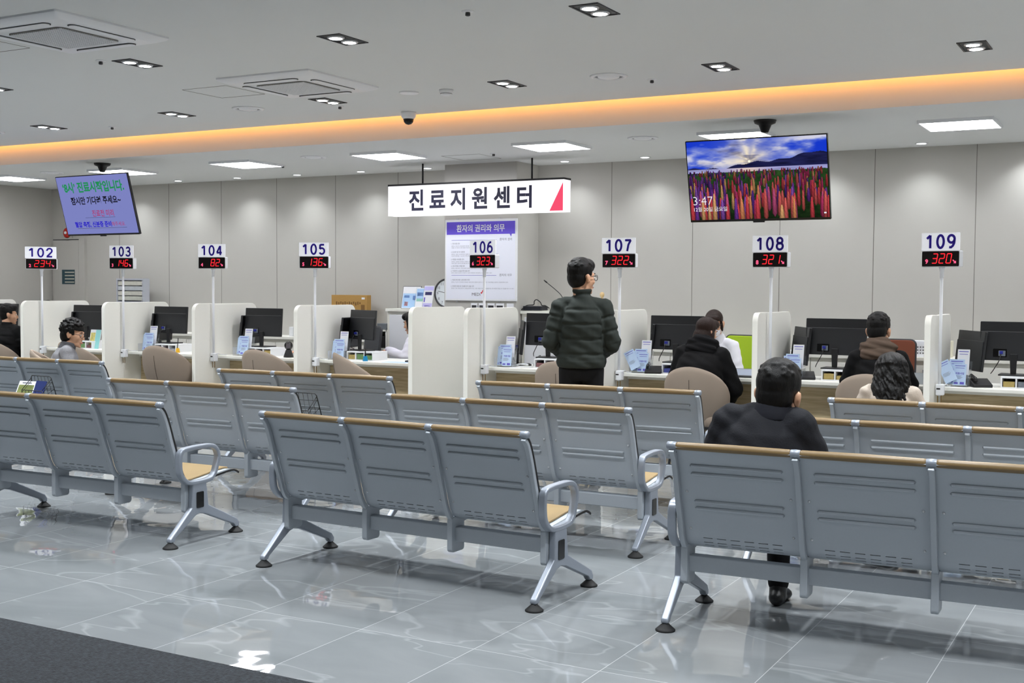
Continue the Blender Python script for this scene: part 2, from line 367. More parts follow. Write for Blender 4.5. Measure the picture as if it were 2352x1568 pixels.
def spot(name, loc, power, size, blend, rad, col=(1, 1, 1), aim=None):
    d = bpy.data.lights.new(name, 'SPOT'); d.energy = power; d.spot_size = R(size); d.spot_blend = blend; d.shadow_soft_size = rad; d.color = col
    o = bpy.data.objects.new(name, d); COL.objects.link(o); o.location = loc
    if aim is not None: o.rotation_euler = (Vector(aim)-Vector(loc)).to_track_quat('-Z', 'Y').to_euler()
    return o
COOL = (.93, .97, 1.0)
twins = [(-3.09, 6.62, 'black twin downlight at the top edge, in the near row above the hanging sign'), (-4.97, 6.62, 'black twin downlight in the near row, just right of the second air conditioner'),
 (-6.89, 6.62, 'black twin downlight in the near row, between the two air conditioners'), (-8.88, 6.86, 'black twin downlight cut by the left edge, below the large air conditioner'),
 (-1.23, 8.78, 'rightmost black twin downlight, above the orange cove near the right edge'), (-3.03, 8.74, 'black twin downlight above the landscape screen, next to a round speaker'),
 (-4.84, 8.68, 'black twin downlight between the smoke detector and the round speaker'), (-6.73, 8.74, 'black twin downlight under the corner of the second air conditioner'),
 (-8.59, 8.76, 'black twin downlight left of the round speaker, by the cove'), (-10.53, 8.86, 'leftmost black twin downlight in the row by the orange cove')]
extra = [(x, y, 'black twin downlight further back over the waiting area, out of the picture') for x, y in
 [(.7, 8.78), (2.6, 8.78), (-12.4, 8.8), (-14.3, 8.8), (-1.2, 6.62), (.7, 6.62), (2.6, 6.62), (-10.8, 6.75), (-12.7, 6.75)] + [(x, 4.4) for x in (-10.7, -8.8, -6.9, -5.0, -3.1, -1.2, .7, 2.6)] + [(x, 2.2) for x in (-8.8, -5.0, -1.2, 2.6)] + [(x, 0.0) for x in (-8.8, -5.0, -1.2, 2.6)]]
tp = None
for i, (x, y, lab) in enumerate(twins+extra):
    if tp is None: tp = twin_proto(); o = tp; o.location = (x, y, Z_NEAR); o['label'] = lab
    else: o = dup(tp, (x, y, Z_NEAR), 0, lab)
    for s in (-1, 1): spot('twin_lamp', (x, y+s*.077, Z_NEAR-.02), TWIN_W, 115, .8, .045, COOL)
# flat square panels over the counter
pp = None
panels = [(-1.66, 11.13, 'square white ceiling panel light nearest the right edge'), (-3.64, 11.05, 'square white ceiling panel light right behind the landscape screen mount'),
 (-5.62, 11.03, 'square white ceiling panel light above the right half of the lit sign'), (-7.66, 11.05, 'square white ceiling panel light above the left end of the lit sign'),
 (-9.75, 11.08, 'square white ceiling panel light between the notice screen and the sign'), (-11.85, 11.12, 'square white ceiling panel light behind the notice screen mount'),
 (-13.98, 11.15, 'square white ceiling panel light at the left edge'), (.35, 11.13, 'square white ceiling panel light beyond the right edge of the picture'), (2.3, 11.13, 'last square white panel light far beyond the right edge')]
for x, y, lab in panels:
    if pp is None:
        pp = thing('panel_light', lab, 'ceiling light', (x, y, Z_LOW), group='square panel lights over the counter'); S = .31
        mb = MB()
        for a in ((-S, S, -S, -S+.014), (-S, S, S-.014, S), (-S, -S+.014, -S+.014, S-.014), (S-.014, S, -S+.014, S-.014)): mb.box(*a, -.028, 0)
        mb.build('frame', M_white2, pp)
        MB().box(-S+.014, S-.014, -S+.014, S-.014, -.0265, -.015).build('diffuser', emis('panel_white', (250, 250, 255), PANEL_E), pp)
    else: dup(pp, (x, y, Z_LOW), 0, lab)
# round downlights washing the back wall
dp = None
wash = [(-.2, 'round downlight by the back wall, cut by the right edge'), (-1.22, 'round downlight by the back wall, right of the landscape screen'), (-5.2, 'round downlight by the back wall, between the lit sign and the landscape screen'),
 (-6.2, 'round downlight by the back wall, just right of the pillar and sign rod'), (-8.09, 'round downlight by the back wall, behind the left rod of the lit sign'), (-9.1, 'round downlight by the back wall, first left of the lit sign'),
 (-10.13, 'round downlight by the back wall, second left of the lit sign'), (-11.16, 'round downlight by the back wall, third left of the lit sign'), (-12.24, 'round downlight by the back wall, second right of the notice screen'), (-13.28, 'round downlight by the back wall, touching the right side of the notice screen'),
 (-2.23, 'round downlight by the back wall, hidden behind the landscape screen'), (-3.25, 'round downlight by the back wall, hidden behind the middle of the landscape screen'), (-4.25, 'round downlight by the back wall, hidden at the left of the landscape screen')]
for x, lab in wash:
    y = 12.5 if x < -1.5 else 12.6
    if dp is None:
        dp = thing('round_downlight', lab, 'ceiling light', (x, y, Z_LOW), group='round downlights along the back wall')
        MB().lathe([(.045, -.001), (.050, -.008), (.062, -.006), (.064, 0)], n=24).build('trim_ring', M_white2, dp, smooth=True)
        MB().lathe([(.0005, -.008), (.046, -.008)], n=24, cap=False).build('lens', emis('wash_lens', (250, 252, 255), 9), dp)
    else: dup(dp, (x, y, Z_LOW), 0, lab)
    spot('wash_lamp', (x, y, Z_LOW-.02), SPOT_W, 118, .9, .04, COOL)
# round flush speakers
sp = None
for x, y, z, lab in [(-3.95, 8.73, Z_NEAR, 'round white ceiling speaker above the lit sign, beside a twin downlight'), (-7.7, 8.78, Z_NEAR, 'round white ceiling speaker left of the dome camera, under the second air conditioner'),
                     (-11.45, 8.85, Z_NEAR, 'round white ceiling speaker cut by the left edge'), (-4.56, 10.9, Z_LOW, 'round white ceiling speaker over the counter, left of the landscape screen'),
                     (-8.58, 10.88, Z_LOW, 'round white ceiling speaker over the counter, left of the lit sign'), (-12.9, 10.9, Z_LOW, 'round white ceiling speaker over the counter, left of the notice screen mount')]:
    if sp is None:
        sp = thing('ceiling_speaker', lab, 'speaker', (x, y, z), group='round ceiling speakers')
        MB().lathe([(.115, -.002), (.120, -.014), (.142, -.010), (.150, 0)], n=40).build('rim', M_white2, sp, smooth=True)
        MB().lathe([(.0005, -.020), (.05, -.019), (.085, -.010), (.088, -.004)], n=40, cap=False).build('cone', M_white2, sp, smooth=True)
        MB().lathe([(.087, -.003), (.117, -.003)], n=40, cap=False).build('grille_ring', mat('grille_grey', (128, 130, 134), .7), sp)
    else: dup(sp, (x, y, z), 0, lab)
# sprinkler heads
kp = None
for x, y, z, lab in [(-3.79, 6.3, Z_NEAR, 'small sprinkler head alone near the top edge'), (-3.7, 9.02, Z_NEAR, 'small sprinkler head right of the round speaker above the cove'), (-7.06, 6.42, Z_NEAR, 'small sprinkler head right below the large air conditioner'),
                     (-9.89, 9.14, Z_NEAR, 'small sprinkler head at left, just above the orange cove'), (-6.82, 9.04, Z_NEAR, 'small sprinkler head below the second air conditioner downlight'), (-6.55, 11.45, Z_LOW, 'small sprinkler head on the lower ceiling above the lit sign'), (-9.53, 11.49, Z_LOW, 'small sprinkler head on the lower ceiling left of the lit sign')]:
    if kp is None:
        kp = thing('sprinkler_head', lab, 'sprinkler', (x, y, z), group='ceiling sprinkler heads')
        MB().lathe([(.018, -.008), (.036, -.004), (.038, 0)], n=20).build('rosette', M_white2, kp, smooth=True)
        MB().lathe([(.010, -.03), (.016, -.026), (.014, -.008), (.018, -.004)], n=12).build('nozzle', M_dark, kp, smooth=True)
    else: dup(kp, (x, y, z), 0, lab)
d = thing('smoke_detector', 'white domed smoke detector above the orange cove', 'smoke detector', (-5.45, 8.71, Z_NEAR))
MB().lathe([(.03, -.05), (.045, -.046), (.05, -.03), (.058, -.028), (.062, 0)], n=28).build('body', M_white2, d, smooth=True)
MB().lathe([(.0505, -.032), (.0505, -.036)], n=28, cap=False).build('vent_ring', M_dark, d)
d = tag(MB().lathe([(.07, -.012), (.08, -.010), (.085, 0)], (0, 0, 0), 28).build('blank_cover', M_white2, None, smooth=True), 'plain white round cover plate left of the smoke detector', 'cover plate'); d.location = (-5.81, 8.68, Z_NEAR)
d = thing('dome_camera', 'white dome security camera with dark glass ball at the cove edge', 'camera', (-6.47, 9.66, Z_NEAR))
MB().lathe([(.052, -.065), (.070, -.045), (.074, -.01), (.074, 0)], n=28).build('housing', M_white2, d, smooth=True)
MB().lathe([(.001, -.122), (.028, -.114), (.045, -.095), (.052, -.066)], n=28).build('dome', M_trans, d, smooth=True)
# ceiling cassette air conditioners
def cassette(x, y, lab):
    t = thing('ceiling_air_conditioner', lab, 'air conditioner', (x, y, Z_NEAR), group='ceiling cassette air conditioners'); S = .475
    o = [rr(-S, S, -S, S, .02), rr(-S+.01, S-.01, -S+.01, S-.01, .02), rr(-S+.06, S-.06, -S+.06, S-.06, .03)]
    MB().loft([[(a, b, z) for a, b in q] for q, z in ((o[0], 0), (o[0], -.012), (o[1], -.022), (o[2], -.042))]).build('panel', M_white2, t, auto=30)
    g = MB(); G = .255; g.prism(rr(-G, G, -G, G, .05), 'z', -.048, -.042); gr = g.build('intake_grille', mat('grille_back', (120, 118, 114), .7), t)
    s = MB(); n = 26
    for i in range(n):
        c = -G+.02+i*(2*G-.04)/(n-1); h = G-.012
        s.box(-h, h, c-.0045, c+.0045, -.053, -.048); s.box(c-.0025, c+.0025, -h, h, -.052, -.048)
    s.build('grille_bars', M_white2, gr)
    for a in range(4):
        m = MB(); m.M = Matrix.Rotation(a*PI/2, 4, 'Z')
        m.prism(rr(-.27, .27, .318, .385, .033, 6), 'z', -.047, -.038); v = m.build('air_vent_slot', M_dark, t)
        m = MB(); m.M = Matrix.Rotation(a*PI/2, 4, 'Z'); m.prism(rr(-.262, .262, .325, .383, .028, 6), 'z', -.050, -.044); m.build('vent_flap', M_white2, v)
    MB().box(-.03, .03, -S+.105, -S+.112, -.044, -.040).build('badge', M_dark, t)
    return t
cassette(-6.46, 5.57, 'large white ceiling cassette air conditioner in the upper left corner'); cassette(-6.35, 7.86, 'smaller looking white ceiling cassette air conditioner at upper centre left')

# ============================================================ BENCHES
PITCH_S = .568; NS = 3
PROF = catmull([(0.025, 0.875), (0.047, 0.863), (0.077, 0.83), (0.11, 0.755), (0.151, 0.634), (0.192, 0.52), (0.22, 0.437), (0.255, 0.388), (0.31, 0.368), (0.385, 0.372), (0.485, 0.383), (0.585, 0.396), (0.655, 0.402), (0.695, 0.399), (0.74, 0.375)], 4)
def resample(path, n):
    d = [0]
    for a, b in zip(path, path[1:]): d.append(d[-1]+(b-a).length)
    out = []
    for i in range(n):
        s = d[-1]*i/(n-1); k = max(j for j in range(len(d)) if d[j] <= s+1e-9); k = min(k, len(d)-2)
        out.append(path[k].lerp(path[k+1], (s-d[k])/max(1e-9, d[k+1]-d[k])))
    return out, d[-1]
PR, PLEN = resample(PROF, 200)
def pr_at(s): i = min(199, max(0, s/PLEN*199)); k = min(198, int(i)); return PR[k].lerp(PR[k+1], i-k)
def pr_n(s):  # unit normal, pointing to the sitter (front / up)
    t = (pr_at(min(PLEN, s+.004))-pr_at(max(0, s-.004))).normalized(); return Vector((-t.y, t.x))
def s_of_z(z):
    for i, p in enumerate(PR):
        if p.y < z: return PLEN*i/199
def shell_mb(wd):
    """seat and back in one curved sheet, really slotted at the bottom of the back"""
    sl = [s_of_z(0.429), s_of_z(0.408), s_of_z(0.390)]
    sv = sorted(set([round(PLEN*i/44, 4) for i in range(45)]))
    sv = [s for s in sv if all(abs(s-q) > .007 for q in sl)] + [q-.0022 for q in sl] + [q+.0022 for q in sl]; sv.sort()
    us = [-wd/2]; nsl = 6; sp_ = .066; ln = .045
    for i in range(nsl): c = (i-(nsl-1)/2)*sp_; us += [c-ln/2, c+ln/2]
    us += [wd/2]
    th = .006; nu, nv = len(us), len(sv); mb = MB(); vs = []
    for s in sv:
        p = pr_at(s); n = pr_n(s)
        for u in us:
            vs.append((u, p.x+n.x*th/2, p.y+n.y*th/2)); vs.append((u, p.x-n.x*th/2, p.y-n.y*th/2))
    idx = lambda i, j, k: 2*(i*nu+j)+k
    hole = set()
    for i in range(nv-1):
        if any(abs(sv[i]-(q-.0022)) < 1e-6 for q in sl):
            for j in range(1, nu-1, 2): hole.add((i, j))
    fs = []
    solid = lambda i, j: 0 <= i < nv-1 and 0 <= j < nu-1 and (i, j) not in hole
    for i in range(nv-1):
        for j in range(nu-1):
            if not solid(i, j): continue
            fs.append((idx(i, j, 0), idx(i, j+1, 0), idx(i+1, j+1, 0), idx(i+1, j, 0)))
            fs.append((idx(i, j, 1), idx(i+1, j, 1), idx(i+1, j+1, 1), idx(i, j+1, 1)))
            for (di, dj), (a, b) in {(-1, 0): ((i, j), (i, j+1)), (1, 0): ((i+1, j), (i+1, j+1)), (0, -1): ((i, j), (i+1, j)), (0, 1): ((i, j+1), (i+1, j+1))}.items():
                if not solid(i+di, j+dj): fs.append((idx(*a, 0), idx(*b, 0), idx(*b, 1), idx(*a, 1)))
    mb.add(vs, fs)
    # two pairs of pressed ribs on the back
    for z, hw in ((.785, .215), (.748, .215), (.612, .21), (.576, .21)):
        s = s_of_z(z); p = pr_at(s); n = pr_n(s); c = p - n*.0015
        mb.tube([(-hw, c.x, c.y), (-hw+.006, c.x-n.x*.0035, c.y-n.y*.0035), (hw-.006, c.x-n.x*.0035, c.y-n.y*.0035), (hw, c.x, c.y)], [.003, .0085, .0085, .003], 8)
    return mb
def strip_mb(s0, s1, off, th, x0, x1, n=26, ends=.0):
    path = []
    for i in range(n):
        s = s0+(s1-s0)*i/(n-1); p = pr_at(s); q = pr_n(s); path.append((p.x+q.x*off, p.y+q.y*off))
    return MB().sweep_yz(path, x0, x1, th)
def make_bench(label):
    t = thing('waiting_bench', label, 'bench', group='three seat airport style waiting benches')
    SW = .548
    S_FR = s_of_z(0.395)
    sh0 = None
    for k in range(NS):
        cx = (k-1)*PITCH_S
        if sh0 is None:
            sh = shell_mb(SW).build('seat_shell', M_shell, t, auto=40); sh0 = sh
            strip_mb(s_of_z(0.419), PLEN-.05, .010, .012, -.235, .235, 14).build('seat_pad', M_pad, sh, bevel=.004)
            strip_mb(.06, s_of_z(0.421)-.002, .009, .010, -.235, .235, 14).build('back_pad', M_pad, sh, bevel=.004)
            for z in (.657, .475):
                for sx in (-1, 1):
                    s = s_of_z(z); p = pr_at(s); n = pr_n(s)
                    MB().cyl((sx*.243, p.x-n.x*.002, p.y-n.y*.002), (sx*.243, p.x-n.x*.007, p.y-n.y*.007), .007, .005, 10).build('screw_head', M_chrome, sh, smooth=True)
        else: sh = dup(sh0, parent=t)
        sh.location.x = cx
        h = .2635
        MB().tube([(cx-h, .041, .877), (cx-h+.01, .041, .877), (cx, .041, .878), (cx+h-.01, .041, .877), (cx+h, .041, .877)], [.0165, .0180, .0195, .0180, .0165], 16).build('top_rail', M_tan, t, smooth=True)
    for k in range(NS+1):
        x = (k-1.5)*PITCH_S
        MB().tube([(x-.025, .041, .877), (x-.020, .041, .877), (x, .041, .877), (x+.020, .041, .877), (x+.025, .041, .877)], [.013, .0180, .0195, .0180, .013], 14).build('rail_cap', M_alu, t, smooth=True)
        fr = MB(); path = []
        for i in range(30):
            s = .012+(S_FR+.24)*i/29; p = pr_at(s); q = pr_n(s); o = -.013 - .006*math.sin(PI*min(1, i/29))**2; path.append((p.x+q.x*o, p.y+q.y*o))
        fr.sweep_yz(path, x-.0135, x+.0135, .026)
        fr.prism(rr(.232, .352, .190, .380, .02), 'x', x-.017, x+.017)
        f = fr.build('side_frame', M_shell, t, bevel=.004)
        for sx in ((-1, 1) if 0 < k < NS else ((1,) if k == 0 else (-1,))):
            strip_mb(.01, PLEN-.015, .0005, .006, x+sx*.0135-.0012, x+sx*.0135+.0016, 40).build('edge_trim', M_rubber, f)
        if k in (0, NS):
            sx = 1 if k else -1
            strip_mb(.01, PLEN-.006, -.001, .012, x+sx*.0135-.0012, x+sx*.0135+.0020, 40).build('edge_trim', M_rubber, f)
    MB().box(-1.5*PITCH_S, 1.5*PITCH_S, .262, .325, .248, .326).build('beam', M_shell, t, bevel=.006)
    for sx in (-1, 1):
        x = sx*(1.5*PITCH_S+.037)
        hub = [(.262, .37), (.256, .222), (.105, .090), (.066, .058), (.066, .036), (.102, .036), (.116, .058), (.285, .168), (.325, .178), (.375, .168), (.635, .060), (.655, .036), (.692, .036), (.692, .060), (.672, .090), (.405, .222), (.385, .37)]
        lg = MB().prism(hub, 'x', x-.019, x+.019).build('leg_frame', M_alu, t, bevel=.008)
        for y in (.084, .674):
            MB().lathe([(.046, .0), (.047, .006), (.040, .012), (.016, .034), (.013, .040)], (x, y, 0), 20).build('foot_pad', M_rubber, lg, smooth=True)
        MB().prism(rr(.292, .355, .215, .315, .008), 'x', x+sx*.018, x+sx*.0225).build('cover_plate', M_blackg, lg)
        cl = catmull([(.190, .41), (.166, .45), (.160, .53), (.175, .578), (.23, .590), (.33, .594), (.435, .590), (.483, .566), (.503, .52), (.488, .46), (.462, .405), (.405, .378), (.25, .378), (.190, .41)], 4)[:-1]
        MB().sweep_yz(cl, x-.021, x+.021, .026, closed=True).build('armrest', M_alu, t, bevel=.007)
    return t
benches = [(-6.17, 5.21, 1.0, 'grey bench in the front row at the left, cut off by the frame'), (-3.61, 5.13, -2.0, 'grey bench in the middle of the front row, closest fully visible one'),
 (-1.14, 5.14, 2.0, 'grey front row bench at right with the dark jacketed man sitting on it'), (-6.17, 6.44, 2.5, 'grey second row bench at left, behind the front left bench'),
 (-3.64, 6.45, 0, 'grey second row bench in the centre, its right armrest showing'), (-1.19, 6.5, 2.0, 'grey second row bench at right, in front of the sitting man'),
 (-9.45, 7.74, 1.0, 'grey third row bench at the far left with a magazine basket holding booklets'), (-6.2, 7.66, 2.0, 'grey third row bench carrying an empty wire basket'),
 (-3.7, 7.76, 3.0, 'grey third row bench just in front of the standing man'), (-1.07, 7.77, 0, 'grey third row bench at the right edge with the curly haired woman')]
bp = None
for i, (x, y, a, lab) in enumerate(benches):
    if bp is None: bp = make_bench(lab); b = bp
    else: b = dup(bp, None, None, lab)
    b.location = (x, y, 0); b.rotation_euler = (0, 0, R(a))
# wire magazine baskets hung on the backs of the third row
def basket(x, y, lab):
    t = thing('wire_basket', lab, 'basket', (x, y, 0), group='wire magazine baskets on bench backs')
    m = MB(); W_, H_ = .165, .24; z0, z1 = .50, .735
    A = lambda u, v: (u*(W_-.035*v), .005+.115*(1-v)*0, z0+(z1-z0)*v)
    P0 = lambda u, v: (u*(W_-.03*v), .030-.055*v if False else .075-.055*v, z0+(z1-z0)*v)     # back grid
    P1 = lambda u, v: (u*(W_-.03*v), -.055-.03*v, z0+(z1-z0)*v*.45)                             # front grid
    fr = MB(); fr.tube([P0(-1, 0), P0(-1, .93), P0(-.9, 1), P0(.9, 1), P0(1, .93), P0(1, 0)], .0042, 6)
    fr.tube([P1(-1, 0), P1(-1, 1), P1(1, 1), P1(1, 0)], .0042, 6)
    for u in (-1, 1): fr.tube([P0(u, 0), P1(u, 0)], .0042, 6); fr.tube([P0(u, .9), P1(u, 1)], .0035, 6)
    fr.build('rim_wire', M_black, t, smooth=True)
    g = MB()
    for i in range(1, 6):
        u = -1+i/3; g.tube([P1(u, 1), P1(u, 0), P0(u, 0), P0(u, 1)], .0022, 5)
    for v in (.0, .25, .5, .75): g.tube([P0(-1, v), P0(1, v)], .0022, 5)
    for v in (.0, .5): g.tube([P1(-1, v), P1(1, v)], .0022, 5)
    for s in (-1, 1):
        for v in (.2, .5, .8): g.tube([P0(s, v), P1(s, v)], .0022, 5)
    g.build('wire_grid', M_black, t, smooth=True)
basket(-9.30, 7.68, 'black wire basket with booklets on the far left bench back'); basket(-6.13, 7.61, 'empty black wire basket hung on the bench back at centre left')
def booklet(name, loc, rz, tilt, w_, h_, m, lab, art=None, cat='booklet'):
    t = thing(name, lab, cat, loc, rz); q = MB(); q.M = Matrix.Rotation(tilt, 4, 'X') @ FACE
    q.prism(rr(-w_/2, w_/2, 0, h_, .002, 1), 'z', -.006, .0); q.build('pages', m, t)
    for (x0, x1, y0, y1, mm) in art or []:
        a = MB(); a.M = Matrix.Rotation(tilt, 4, 'X') @ FACE; quad(a, x0, x1, y0, y1, .0008); a.build('cover_print', mm, t)
    return t
booklet('magazine', (-9.46, 7.62, .53), R(8), R(-28), .20, .17, M_paper, 'white and green booklet leaning in the far left wire basket', [(-.09, .09, .02, .13, mat('green_print', (120, 130, 70), .5, noise=.5, nscale=25)), (-.06, .05, .145, .155, M_grey_ink)])
booklet('magazine', (-9.29, 7.635, .52), R(-6), R(-20), .16, .18, mat('blue_cover', (38, 52, 110), .5), 'dark blue booklet behind the white one in the far left wire basket')

# ============================================================ COUNTER: partitions, desks, number displays
PX = [-14.28, -12.82, -11.36, -9.89, -8.39, -6.88, -6.21, -4.70, -3.21, -1.74]   # right faces
names = ['leftmost white counter partition, cut by the left edge', 'white counter partition carrying the leftmost number sign, 102', 'white counter partition carrying the 103 sign, near the document rack', 'white counter partition carrying the 104 sign, left of the scanner', 'white counter partition carrying the 105 sign, before the cardboard box',
         'plain white partition without a sign, closing the gap between 105 and 106', 'white counter partition carrying the 106 sign, before the pillar poster', 'white counter partition carrying the 107 sign, behind the standing man', 'white counter partition carrying the 108 sign, behind the sitting man', 'white counter partition carrying the rightmost number sign, 109']
def partition(x, lab):
    t = thing('counter_partition', lab, 'partition', (x, 0, 0), group='white partitions between the service desks')
    y0, ym, y1, h = 10.35, 10.655, 11.43, 1.385
    MB().prism(rr(y0, ym, 0, h, .085, 8, (0, 0, 0, 1)), 'x', -.052, 0).build('front_panel', M_white, t, bevel=.005)
    MB().prism(rr(ym+.003, y1, 0, h-.004, .085, 8, (0, 0, 1, 0)), 'x', -.048, -.006).build('rear_panel', M_white, t, bevel=.005)
    return t
for x, lab in zip(PX, names): partition(x, lab)
# desks: worktop and wooden front between the partitions
bays = [(-15.15, -14.335, 'short end desk beside the left wall'), (-14.28, -12.875, 'white topped desk left of the 102 partition, where the person in black sits'), (-12.82, -11.415, 'white topped desk under the 102 sign, behind the woman in grey'), (-11.36, -9.945, 'white topped desk before the document rack, with the yellow pen stand'),
        (-9.89, -8.445, 'white topped desk under the 104 sign with the black scanner'), (-8.39, -6.935, 'white topped desk under the 105 sign with the blue pen stand'), (-6.21, -4.755, 'white topped desk under the 106 sign, left of the standing man'),
        (-4.70, -3.265, 'white topped desk under the 107 sign with the tablet'), (-3.21, -1.795, 'white topped desk of the brown hooded man'), (-1.74, 0.2, 'white topped desk at the right edge')]
for x0, x1, lab in bays:
    t = thing('service_desk', lab, 'desk', ((x0+x1)/2, 0, 0), group='service desks of the counter'); hw = (x1-x0)/2-.006
    MB().box(-hw, hw, 10.70, 11.40, .738, .77).build('worktop', M_white, t, bevel=.004)
    MB().box(-hw, hw, 10.93, 10.95, .02, .737).build('front_board', M_wood, t)
    MB().box(-hw, hw, 10.955, 11.36, .0, .02).build('foot_board', M_white, t)
    MB().box(-hw, hw, 10.90, 10.93, .700, .737).build('support_rail', M_white, t)

SEG = {'0': 'abcdef', '1': 'bc', '2': 'abged', '3': 'abgcd', '4': 'fgbc', '5': 'afgcd', '6': 'afgedc', '7': 'abc', '8': 'abcdefg', '9': 'abcdfg'}
def seg_digit(mb, ch, x, y, w_, h_, z, th=.0075, sl=.16):
    P = {'a': ((0, 1), (1, 1)), 'b': ((1, 1), (1, .5)), 'c': ((1, .5), (1, 0)), 'd': ((0, 0), (1, 0)), 'e': ((0, .5), (0, 0)), 'f': ((0, 1), (0, .5)), 'g': ((0, .5), (1, .5))}
    for s in SEG[ch]:
        a, b = [Vector((x+p[0]*w_+sl*p[1]*h_, y+p[1]*h_, z)) for p in P[s]]
        d = (b-a).normalized(); n = Vector((-d.y, d.x, 0))*th/2; a = a+d*.003; b = b-d*.003
        mb.add([a-d*.003, a+n, b+n, b+d*.003, b-n, a-n], [(0, 5, 4, 3, 2, 1)])
def arrow(mb, cx, cy, s, z):   # pointing down right
    d = Vector((1, -1, 0)).normalized(); n = Vector((1, 1, 0)).normalized(); c = Vector((cx, cy, z))
    a = c-d*s; b = c+d*s*.15; t_ = c+d*s
    mb.add([a-n*s*.22, b-n*s*.22, b+n*s*.22, a+n*s*.22], [(0, 1, 2, 3)]); mb.add([b-n*s*.75, t_, b+n*s*.75], [(0, 1, 2)])
WHERE = {'102': 'leftmost', '103': 'by the document rack', '104': 'left of the scanner', '105': 'by the cardboard box', '106': 'before the poster', '107': 'beside the standing man', '108': 'below the landscape screen', '109': 'rightmost'}
def queue_sign(x, num, small, big, yaw, wd=.34):
    t = thing('queue_number_sign', 'pole sign reading %s with red LED display showing %s, %s' % (num, big, WHERE[num]), 'sign', (x+.034, 10.62, 0), 0, group='number signs of the counters')
    MB().cyl((0, 0, .70), (0, 0, 1.785), .0135, n=14).build('pole', M_white2, t, smooth=True)
    MB().lathe([(.016, 1.70), (.018, 1.705), (.018, 1.755), (.024, 1.78), (.024, 1.79)], (0, 0, 0), 14).build('pole_head', M_white2, t, smooth=True)
    c = MB().box(-.026, .040, -.03, .035, .705, .80).build('pole_bracket', M_white2, t, bevel=.008)
    MB().box(-.018, .012, -.032, -.029, .755, .768).build('bracket_slot', M_black, c)
    for dx in (-.012, .016): MB().cyl((dx, 0, .63), (dx, 0, .71), .0045, n=8).build('pin', M_brass, c, smooth=True)
    MB().tube(catmull([(.040, 0, .79), (.052, .02, .80), (.058, .06, .785), (.062, .12, .777), (.062, .16, .777)], 4), .004, 6).build('cable', M_white2, t, smooth=True)
    B = place((0, 0, 0), yaw)
    b = MB(); b.M = B; b.prism(rr(-wd/2, wd/2, 1.79, 1.928, .012), 'y', -.035, .035); bx = b.build('display_box', M_white2, t, bevel=.004)
    f = MB(); f.M = B; f.prism(rr(-wd/2+.006, wd/2-.006, 1.796, 1.922, .008), 'y', -.0375, -.034); fa = f.build('display_face', M_ledface, bx)
    q = MB(); q.M = B @ Matrix.Translation((0, -.0385, 1.859)) @ FACE
    n = len(big); k = wd/.34; x0 = -.075*k+(3-n)*.062*k
    for i, ch in enumerate(big): seg_digit(q, ch, x0+i*.062*k, -.036, .040*k, .078, 0)
    q.build('red_digits', M_red_led, fa)
    q = MB(); q.M = B @ Matrix.Translation((0, -.0385, 1.859)) @ FACE
    add_text(q, small, -.122*k, -.022, h=.040, bold=.03); q.build('counter_digit', M_pink_led, fa)
    q = MB(); q.M = B @ Matrix.Translation((0, -.0385, 1.859)) @ FACE
    arrow(q, .125*k, -.024, .020, 0); q.build('arrow', M_pink_led, fa)
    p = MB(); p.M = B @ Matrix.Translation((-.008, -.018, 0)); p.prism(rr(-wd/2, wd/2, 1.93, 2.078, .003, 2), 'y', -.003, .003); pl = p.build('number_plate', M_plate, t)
    q = MB(); q.M = B @ Matrix.Translation((-.008, -.0225, 2.004)) @ FACE
    stroke_digits(q, num, 0, 0, wd*.76, .110, .0215); q.build('number_print', M_purple, pl)
for a in [(PX[1], '102', '2', '234', R(44), .38), (PX[2], '103', '3', '146', R(12)), (PX[3], '104', '4', '82', R(18)), (PX[4], '105', '5', '136', R(20)), (PX[6], '106', '6', '323', R(-9)), (PX[7], '107', '7', '322', R(5)), (PX[8], '108', '8', '321', R(-8)), (PX[9], '109', '9', '320', R(-14), .33)]: queue_sign(*a)

